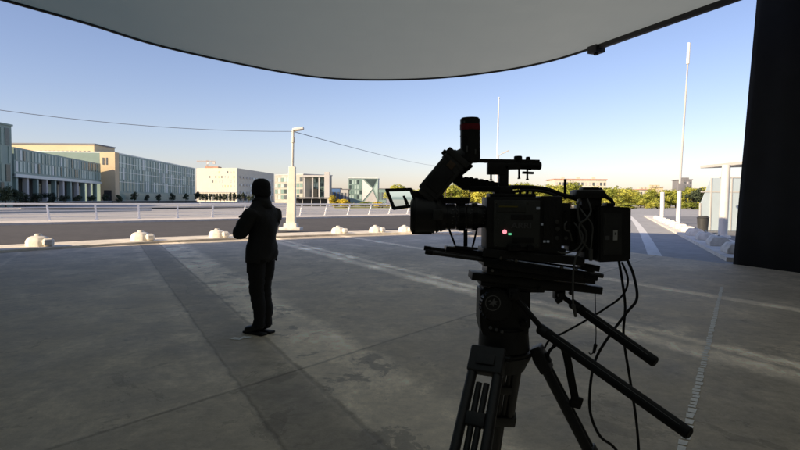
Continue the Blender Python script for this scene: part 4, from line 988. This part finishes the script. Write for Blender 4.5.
cable([(617, 260, -.02), (619.5, 280, -.03), (621.5, 305, -.04), (620, 335, -.04), (626, 380, -.05), (631, 420, -.06), (634, 470, -.06), (640, 560, .0)], .0058, M['rubber'])
cable([(625, 260, -.03), (630, 275, -.04), (631, 296, -.06), (621, 310, -.06), (603, 336, -.05), (592, 358, -.04), (587, 385, -.04), (589, 412, -.02), (600, 436, 0), (618, 452, .05), (640, 480, .1)], .0062, M['rubber'])
cable([(621, 262, -.01), (628, 280, .0), (622, 296, .0), (606, 310, .02), (588, 322, .03), (568, 335, .05), (553, 345, .07), (548, 362, .08), (556, 385, .1)], .0048, M['rubber'])
cable([(591, 284, -.05), (591.5, 310, -.05), (592, 330, -.05), (591.5, 344, -.05)], .0022, M['rubber'])
mb = MB(); mb.cyl(W(591.8, 341, -.05), W(589.6, 350, -.05), .008, .006, 10, bev=.001); mb.tube([W(590, 349, -.05), W(587, 351, -.05), W(585, 349.5, -.05)], .0025, 6); mb.build('cable_plug', M['rubber'], root)

# --- tripod
HC = W(507, 350, .03); FL = 0.0
tri = thing('tripod', (HC.x, HC.y, FL), 'heavy black tripod with fluid head and two pan handles carrying the movie camera', 'tripod')
# head
mb = MB(); tilt(mb, 472, 276.5, 603, 291, -.055, .13, 7.5, .004); tilt(mb, 481, 283, 560, 289, -.05, .11, 5.5, .003)
for k in range(2): mb.cyl(W(536+k*30, 287+k*3.5, -.06), W(536+k*30, 287+k*3.5, -.07), .008, seg=12)
plate = mb.build('head_plate', M['black'], tri)
mb = MB(); front_poly(mb, [(481, 287), (531, 290), (531, 330), (526, 338), (484, 338), (480, 325)], -.045, .14, .012); slab(mb, 497, 284, 545, 293, -.03, .10, .006)
hd_ = mb.build('fluid_head', M['headgrey'], tri)
mb = MB(); mb.cyl(W(493.5, 302.5, -.03), W(493.5, 302.5, -.085), .069, .064, 36, bev=.006); dial = mb.build('drag_dial', M['black'], hd_)
mb = MB()
for k in range(28):
    t = k/28*math.tau; c = W(493.5, 302.5, -.06); mb.box(c+Vector((math.cos(t)*.068, 0, math.sin(t)*.068)), (.006, .035, .006), Matrix.Rotation(-t, 3, 'Y'))
mb.build('dial_grip', M['rubber'], dial)
# round emblem: a ring with a spread-winged bird shape
mb = MB(); c = at(493, 303, RY-.087); t = bmesh.new(); n_ = 40; ri, ro = .0285, .0325
vs = [[t.verts.new(c+Vector((math.cos(k/n_*math.tau)*r_, 0, math.sin(k/n_*math.tau)*r_))) for k in range(n_)] for r_ in (ri, ro)]
for k in range(n_): t.faces.new((vs[0][k], vs[0][(k+1) % n_], vs[1][(k+1) % n_], vs[1][k]))
mb._add(t)
mb.ext([c+Vector((x*.024, 0, z*.024)) for x, z in ((-.9, .35), (-.45, .55), (-.15, .2), (.1, .75), (.35, .8), (.3, .45), (.9, .25), (.45, .0), (.75, -.35), (.2, -.2), (.05, -.7), (-.15, -.25), (-.7, -.3), (-.35, .05))], (0, -.0008, 0))
mb.build('emblem', M['emblem'], dial)
mb = MB(); mb.cyl(W(505, 352, .03), W(505, 327, .03), .112, .105, 40, bev=.008); mb.cyl(W(505, 352, .03), W(505, 356, .03), .118, .116, 40, bev=.002); base_ = mb.build('head_base', M['black'], tri)
mb = MB()
for x, y in ((488, 324), (493.5, 326), (499, 328)): mb.cyl(W(x, y, -.066), W(x, y, -.078), .0075, .006, 12, bev=.001)
mb.build('drag_switch', M['mark'], base_)
mb = MB(); mb.cyl(W(520, 320, -.05), W(520, 320, -.085), .016, .014, 16, bev=.002); mb.build('lock_knob', M['anod'], hd_)
# collar
mb = MB(); mb.cyl(W(505, 372, .03), W(505, 354, .03), .085, .125, 40, bev=.006)
collar = mb.build('bowl', M['headgrey'], tri)
def G(x, y): return Vector((x, y, 0))
ctr = W(505, 360, .03)
# three double-tube legs reaching the floor
def leg(name_pts):
    top, foot, w0, w1, label = name_pts
    mb = MB(); top, foot = Vector(top), Vector(foot); d = (foot-top).normalized()
    rad = Vector((foot.x-ctr.x, foot.y-ctr.y, 0)).normalized(); side = Vector((-rad.y, rad.x, 0))
    mid = top.lerp(foot, .46)
    for s in (-1, 1): mb.cyl(top+side*s*w0, mid+side*s*w1, .021, .021, 20, bev=.002)
    l_ = mb.build('leg', M['carbon'], tri)
    mb = MB()
    for s in (-1, 1): mb.cyl(top.lerp(mid, .25)+side*s*w0*.30, foot.lerp(mid, .25)+side*s*.012, .0125, .0125, 14)
    mb.cyl(mid, foot, .019, .017, 16); mb.build('inner_tube', M['black'], l_)
    mb = MB(); rot = Matrix((side, side.cross(-d).normalized() if 0 else d.cross(side).normalized(), -d)).transposed()
    mb.box(top+d*.040, (w0*2+.046, .052, .115), rot, .012, seg=3); mb.box(top+d*.045-rot.col[1]*.031, (w0*1.5, .008, .045), rot, .003); mb.box(top+d*.045+rot.col[1]*.031, (w0*1.5, .008, .045), rot, .003); mb.build('shoulder', M['headgrey'], l_)
    mb = MB(); mb.box(top.lerp(mid, .52), (w0*1.5, .036, .055), rot, .006); mb.build('spreader', M['black'], l_); mb = MB(); mb.box(mid, (w1*2+.06, .05, .07), rot, .008); mb.build('clamp', M['black'], l_)
    mb = MB(); mb.cyl(foot-d*.06, foot, .03, .034, 16, bev=.006); mb.build('rubber_foot', M['rubber'], l_)
    mb = MB(); mb.cyl(top+side*(w0+.02)+d*.02, top+side*(w0+.045)+d*.02, .014, seg=12, bev=.002); mb.build('pivot', M['anod'], l_)
    return l_
t1 = at(489, 352, RY-.085); f1 = Vector((at(470, 440, RY-.30).x-.14, RY-.66, .0))
b1 = at(471, 445, RY-.30)
dirn = (b1-t1).normalized(); f1 = t1+dirn*((t1.z)/-dirn.z)
leg((t1, f1, .052, .062, ''))
t2 = at(537, 350, RY+.03); b2_ = at(590, 452, RY-.08); dirn = (b2_-t2).normalized(); f2 = t2+dirn*((t2.z)/-dirn.z)
leg((t2, f2, .022, .022, ''))
t3 = at(510, 352, RY+.13); b3_ = at(496, 450, RY+.50); dirn = (b3_-t3).normalized(); f3 = t3+dirn*((t3.z)/-dirn.z)
leg((t3, f3, .045, .045, ''))
# pan handles
def handle(a_, el_, b_, e_, r0, r1):
    A_, B_, E_ = at(*a_), at(*b_), at(*e_)
    mb = MB(); mb.cyl(A_, B_, .011, .012, 14, bev=.001); o = mb.build('pan_handle', M['anod'], tri)
    mb = MB(); mb.cyl(B_, E_, r0, r1, 24, bev=.004)
    d = (E_-B_).normalized(); mb.cyl(E_-d*.012, E_+d*.004, r1*1.05, r1*.95, 24, bev=.004); mb.build('grip', M['rubber'], o)
    mb = MB(); mb.cyl(B_-d*.03, B_+d*.02, r0*1.08, r0*1.08, 20, bev=.003); mb.build('ferrule', M['black'], o); mb = MB(); c = A_+(B_-A_).normalized()*.02
    mb.box(c, (.045, .05, .045), None, .006); mb.cyl(c-Vector((0, .02, 0)), c-Vector((0, .05, 0)), .018, .015, 16, bev=.002); mb.build('clamp', M['black'], o)
    s = (E_-B_).cross(Vector((0, 0, 1))).normalized(); mb = MB(); nn = Vector((-.18, -.85, .5)).normalized(); nn = (nn-d*nn.dot(d)).normalized()
    mb.cyl(B_+d*.05+nn*(r0-.0008), E_-d*.03+nn*(r1-.0008), .0016, .0016, 6); mb.build('highlight_line', M['mark'], o)  # pale line standing in for the highlight along the grip
    return o
handle((510, 290, RY-.06), None, (545, 332, RY-.12), (689, 433.5, RY-.62), .0215, .0215)
handle((555, 291, RY+.02), None, (577, 307, RY-.02), (655, 362, RY-.28), .0195, .0215)
mb = MB(); mb.cyl(at(556, 302, RY-.03), at(561.5, 298.5, RY-.03), .013, seg=14, bev=.002); mb.build('lock_knob', M['anod'], plate)
# tie strap hanging from the leg, with its clip
mb = MB()
ps = [at(556, 345, RY-.02), at(560, 342, RY-.04), at(565, 350, RY-.05), at(569, 368, RY-.05), at(572, 384, RY-.05), at(575, 398, RY-.05)]
ps = catmull(ps, 5); t = bmesh.new(); L_ = []
for i, p in enumerate(ps):
    wv = Vector((.016, 0, .004)); L_.append((t.verts.new(p-wv), t.verts.new(p+wv)))
for i in range(len(L_)-1): t.faces.new((L_[i][0], L_[i][1], L_[i+1][1], L_[i+1][0]))
mb._add(t); mb.box(at(576, 402, RY-.05), (.05, .022, .05), Matrix.Rotation(.3, 3, 'Y'), .006); mb.tube([at(556, 345, RY-.02), at(549, 352, RY-.01), at(547, 366, RY), at(550, 378, RY)], .007, 8)
o = mb.build('strap', M['rubber'], tri); o.modifiers.new('thick', 'SOLIDIFY').thickness = .004

# ------------------------------------------------------------------ standing man, arms folded, seen from behind at an angle
FT = on(262, 333.5)
per = None
def person():
    H = 1.80/1.80
    fa = math.atan2(.50, -.86)                         # faces away to the left
    fwd = Vector((math.cos(fa), math.sin(fa), 0)); lft = Vector((-fwd.y, fwd.x, 0))
    V, E, RR = [], [], []
    def v(f, l, z, r, r2=None):
        V.append((f, l, z)); RR.append((r, r2 or r)); return len(V)-1
    def e(*ids):
        for a_, b_ in zip(ids, ids[1:]): E.append((a_, b_))
    pel = v(0, 0, .97, .13, .155); wa = v(.005, 0, 1.10, .14, .165); ch = v(-.01, 0, 1.27, .145, .18); uc = v(-.025, 0, 1.41, .115, .155); nk = v(-.012, 0, 1.515, .062)
    e(pel, wa, ch, uc, nk)
    hb = v(.012, 0, 1.585, .070); hm = v(.018, 0, 1.665, .092, .080); ht = v(.005, 0, 1.745, .078, .07); e(nk, hb, hm, ht)
    for s in (1, -1):
        hp = v(.0, .085*s, .90, .105); kn = v(.025, .058*s, .50, .070); ca = v(-.005, .058*s, .36, .066); an = v(-.02, .058*s, .10, .048); e(pel, hp, kn, ca, an)
        heel = v(-.05, .058*s, .045, .042); ball = v(.10, .066*s, .045, .046); toe = v(.185, .075*s, .035, .034); e(an, ball, toe); e(an, heel)
    def arm(sh, el, wr, palm, fdir, side, thumbdir):
        a_ = v(*sh, .072); ua = v(*[(sh[i]+el[i])/2 for i in range(3)], .060); b_ = v(*el, .055); fm = v(*[(el[i]*.6+wr[i]*.4) for i in range(3)], .050); c_ = v(*wr, .033); e(uc, a_, ua, b_, fm, c_)
        p_ = v(*palm, .034, .022); e(c_, p_)
        fd, sd = Vector(fdir).normalized(), Vector(side).normalized(); cu = fd.cross(sd).normalized()
        for k, ln in enumerate((.070, .080, .074, .058)):
            root_ = Vector(palm)+fd*.03+sd*(.033-.022*k); m_ = root_+fd*ln*.5+cu*.008; t_ = m_+fd*ln*.42+cu*.022
            i0, i1, i2 = v(*root_, .0105), v(*m_, .009), v(*t_, .0075); e(p_, i0, i1, i2)
        td = Vector(thumbdir).normalized(); r0 = Vector(palm)-fd*.01+sd*.030; i0, i1 = v(*(r0+td*.02), .011), v(*(r0+td*.055+fd*.012), .009); e(p_, i0, i1)
    # left arm lies over the right one: forearms crossed in front of the chest
    arm((-.025, .185, 1.425), (.09, .25, 1.17), (.29, .03, 1.205), (.29, -.045, 1.215), (-.25, -1, .02), (0, 0, 1), (0.1, -.2, 1))
    arm((-.025, -.185, 1.425), (.09, -.25, 1.18), (.24, -.01, 1.25), (.23, .065, 1.265), (-.25, 1, .02), (0, 0, 1), (.1, .2, 1))
    me = bpy.data.meshes.new('person'); me.from_pydata(V, E, []); me.update()
    o = bpy.data.objects.new('person', me); COL.objects.link(o)
    md = o.modifiers.new('skin', 'SKIN'); md.use_smooth_shade = True; md.branch_smoothing = .6
    if not me.skin_vertices: bpy.context.view_layer.objects.active = o; bpy.ops.mesh.customdata_skin_add() if hasattr(bpy.ops.mesh, 'customdata_skin_add') else None
    for i, sv in enumerate(me.skin_vertices[0].data): sv.radius = RR[i]; sv.use_root = (i == 0)
    o.modifiers.new('sub', 'SUBSURF').levels = 2
    bpy.context.view_layer.update(); dg = bpy.context.evaluated_depsgraph_get()
    m2 = bpy.data.meshes.new_from_object(o.evaluated_get(dg)); m2.name = 'person'; bpy.data.objects.remove(o)
    # face relief: nose, brow, chin, ears pulled out of the head
    for vv in m2.vertices:
        p = vv.co
        if p.z > 1.53:
            dl = abs(p.y)
            if p.x > .04:
                p.x += .026*math.exp(-((dl/.016)**2)-((p.z-1.645)/.022)**2)+.008*math.exp(-((dl/.035)**2)-((p.z-1.69)/.012)**2)+.014*math.exp(-((dl/.03)**2)-((p.z-1.575)/.018)**2)+.008*math.exp(-((dl/.022)**2)-((p.z-1.608)/.008)**2)
                p.x -= .008*math.exp(-(((dl-.032)/.012)**2)-((p.z-1.672)/.011)**2)
            p.y += (1 if p.y > 0 else -1)*.016*math.exp(-((p.x-.005)/.014)**2-((p.z-1.655)/.024)**2) if dl > .05 else 0
    for k in ('trousers', 'jacket', 'skin', 'boots'): m2.materials.append({'trousers': M['trousers'], 'jacket': M['jacket'], 'skin': M['skin'], 'boots': M['boots']}[k])
    def region(c):
        if c.z > 1.535: return 2
        if c.z < .115: return 3
        if c.z > .9: return 1
        return 0
    hands = [Vector((.262, -.075, 1.22)), Vector((.20, .095, 1.27))]
    for f in m2.polygons:
        r_ = region(f.center); f.material_index = r_; f.use_smooth = True
        if any((f.center-h).length < .075 for h in hands): f.material_index = 2
    body = bpy.data.objects.new('person', m2); COL.objects.link(body)
    tag(body, 'man in black jacket, trousers and dark knitted hat standing with folded arms, turned away', 'person')
    rz = math.atan2(fwd.y, fwd.x)
    body.location = (FT.x, FT.y, 0.002); body.rotation_euler = (0, 0, rz)
    # clothing shells grown from the body surface
    def shell(name, test, off, m, wob):
        bm = bmesh.new(); bm.from_mesh(m2); bm.normal_update()
        dele = [f for f in bm.faces if not test(f.calc_center_median())]; bmesh.ops.delete(bm, geom=dele, context='FACES')
        for vv in bm.verts:
            n = noise.noise(vv.co*8)*wob+noise.noise(Vector((vv.co.x*10, vv.co.y*10, vv.co.z*26)))*wob*.9
            vv.co += vv.normal*(off(vv.co)+n)
        mm = bpy.data.meshes.new(name); bm.to_mesh(mm); bm.free(); mm.materials.clear(); mm.materials.append(m)
        for p in mm.polygons: p.use_smooth = True; p.material_index = 0
        ob = bpy.data.objects.new(name, mm); COL.objects.link(ob); ob.parent = body; ob.modifiers.new('thick', 'SOLIDIFY').thickness = .006; return ob
    def hand(c): return any((c-h).length < .085 for h in hands)
    shell('jacket', lambda c: .86 < c.z < 1.545 and not hand(c), lambda p: .030+.020*max(0, 1-abs(p.z-.93)/.14)+(.012 if p.z > 1.49 else 0), M['jacket'], .012)
    shell('trousers', lambda c: .095 < c.z < .98, lambda p: .014+.006*max(0, 1-abs(p.z-.2)/.15), M['trousers'], .012)
    shell('boots', lambda c: c.z < .17, lambda p: .010 if p.z > .02 else .0, M['boots'], .002)
    # knitted hat, rolled edge, collar, back pocket mark
    def loc(mb_, name, m): 
        ob = mb_.build(name, m, None, origin=(0, 0, 0)); ob.parent = body; return ob
    mb = MB(); t = bmesh.new(); prof = [(1.612, .100), (1.618, .110), (1.66, .113), (1.668, .109), (1.70, .109), (1.74, .104), (1.772, .088), (1.793, .062), (1.803, .030)]
    rings = []
    for z, r_ in prof:
        rings.append([t.verts.new((.004+math.cos(k/28*math.tau)*r_*1.03*(1+.02*noise.noise(Vector((k*.6, z*30, 0)))), math.sin(k/28*math.tau)*r_*.93, z+(.012*math.cos(k/28*math.tau) if z < 1.67 else 0))) for k in range(28)])
    for a_, b_ in zip(rings, rings[1:]):
        for k in range(28): t.faces.new((a_[k], a_[(k+1) % 28], b_[(k+1) % 28], b_[k]))
    t.faces.new(rings[-1]); mb._add(t); loc(mb, 'knitted_hat', M['hair'])
    mb = MB(); mb.cyl((-.022, 0, 1.545), (-.012, 0, 1.63), .066, .092, 24, bev=.008); loc(mb, 'hair', M['hair'])
    mb = MB(); mb.cyl((-.018, 0, 1.46), (-.006, 0, 1.585), .112, .088, 24, cap=False); col = loc(mb, 'collar', M['jacket'])
    col.modifiers.new('thick', 'SOLIDIFY').thickness = .012
    mb = MB(); mb.box((-.115, .12, 1.33), (.012, .05, .012), Matrix.Rotation(.6, 3, 'Z'), .003); loc(mb, 'reflective_tab', M['headgrey'])
    mb = MB(); mb.box((.02, .14, .80), (.14, .03, .17), None, .01); loc(mb, 'leg_pocket', M['trousers'])
    for s in (1, -1): mb = MB(); mb.box((.05, .064*s, .014), (.31, .10, .026), None, .012, seg=3); loc(mb, 'boot_sole', M['rubber'])
person()
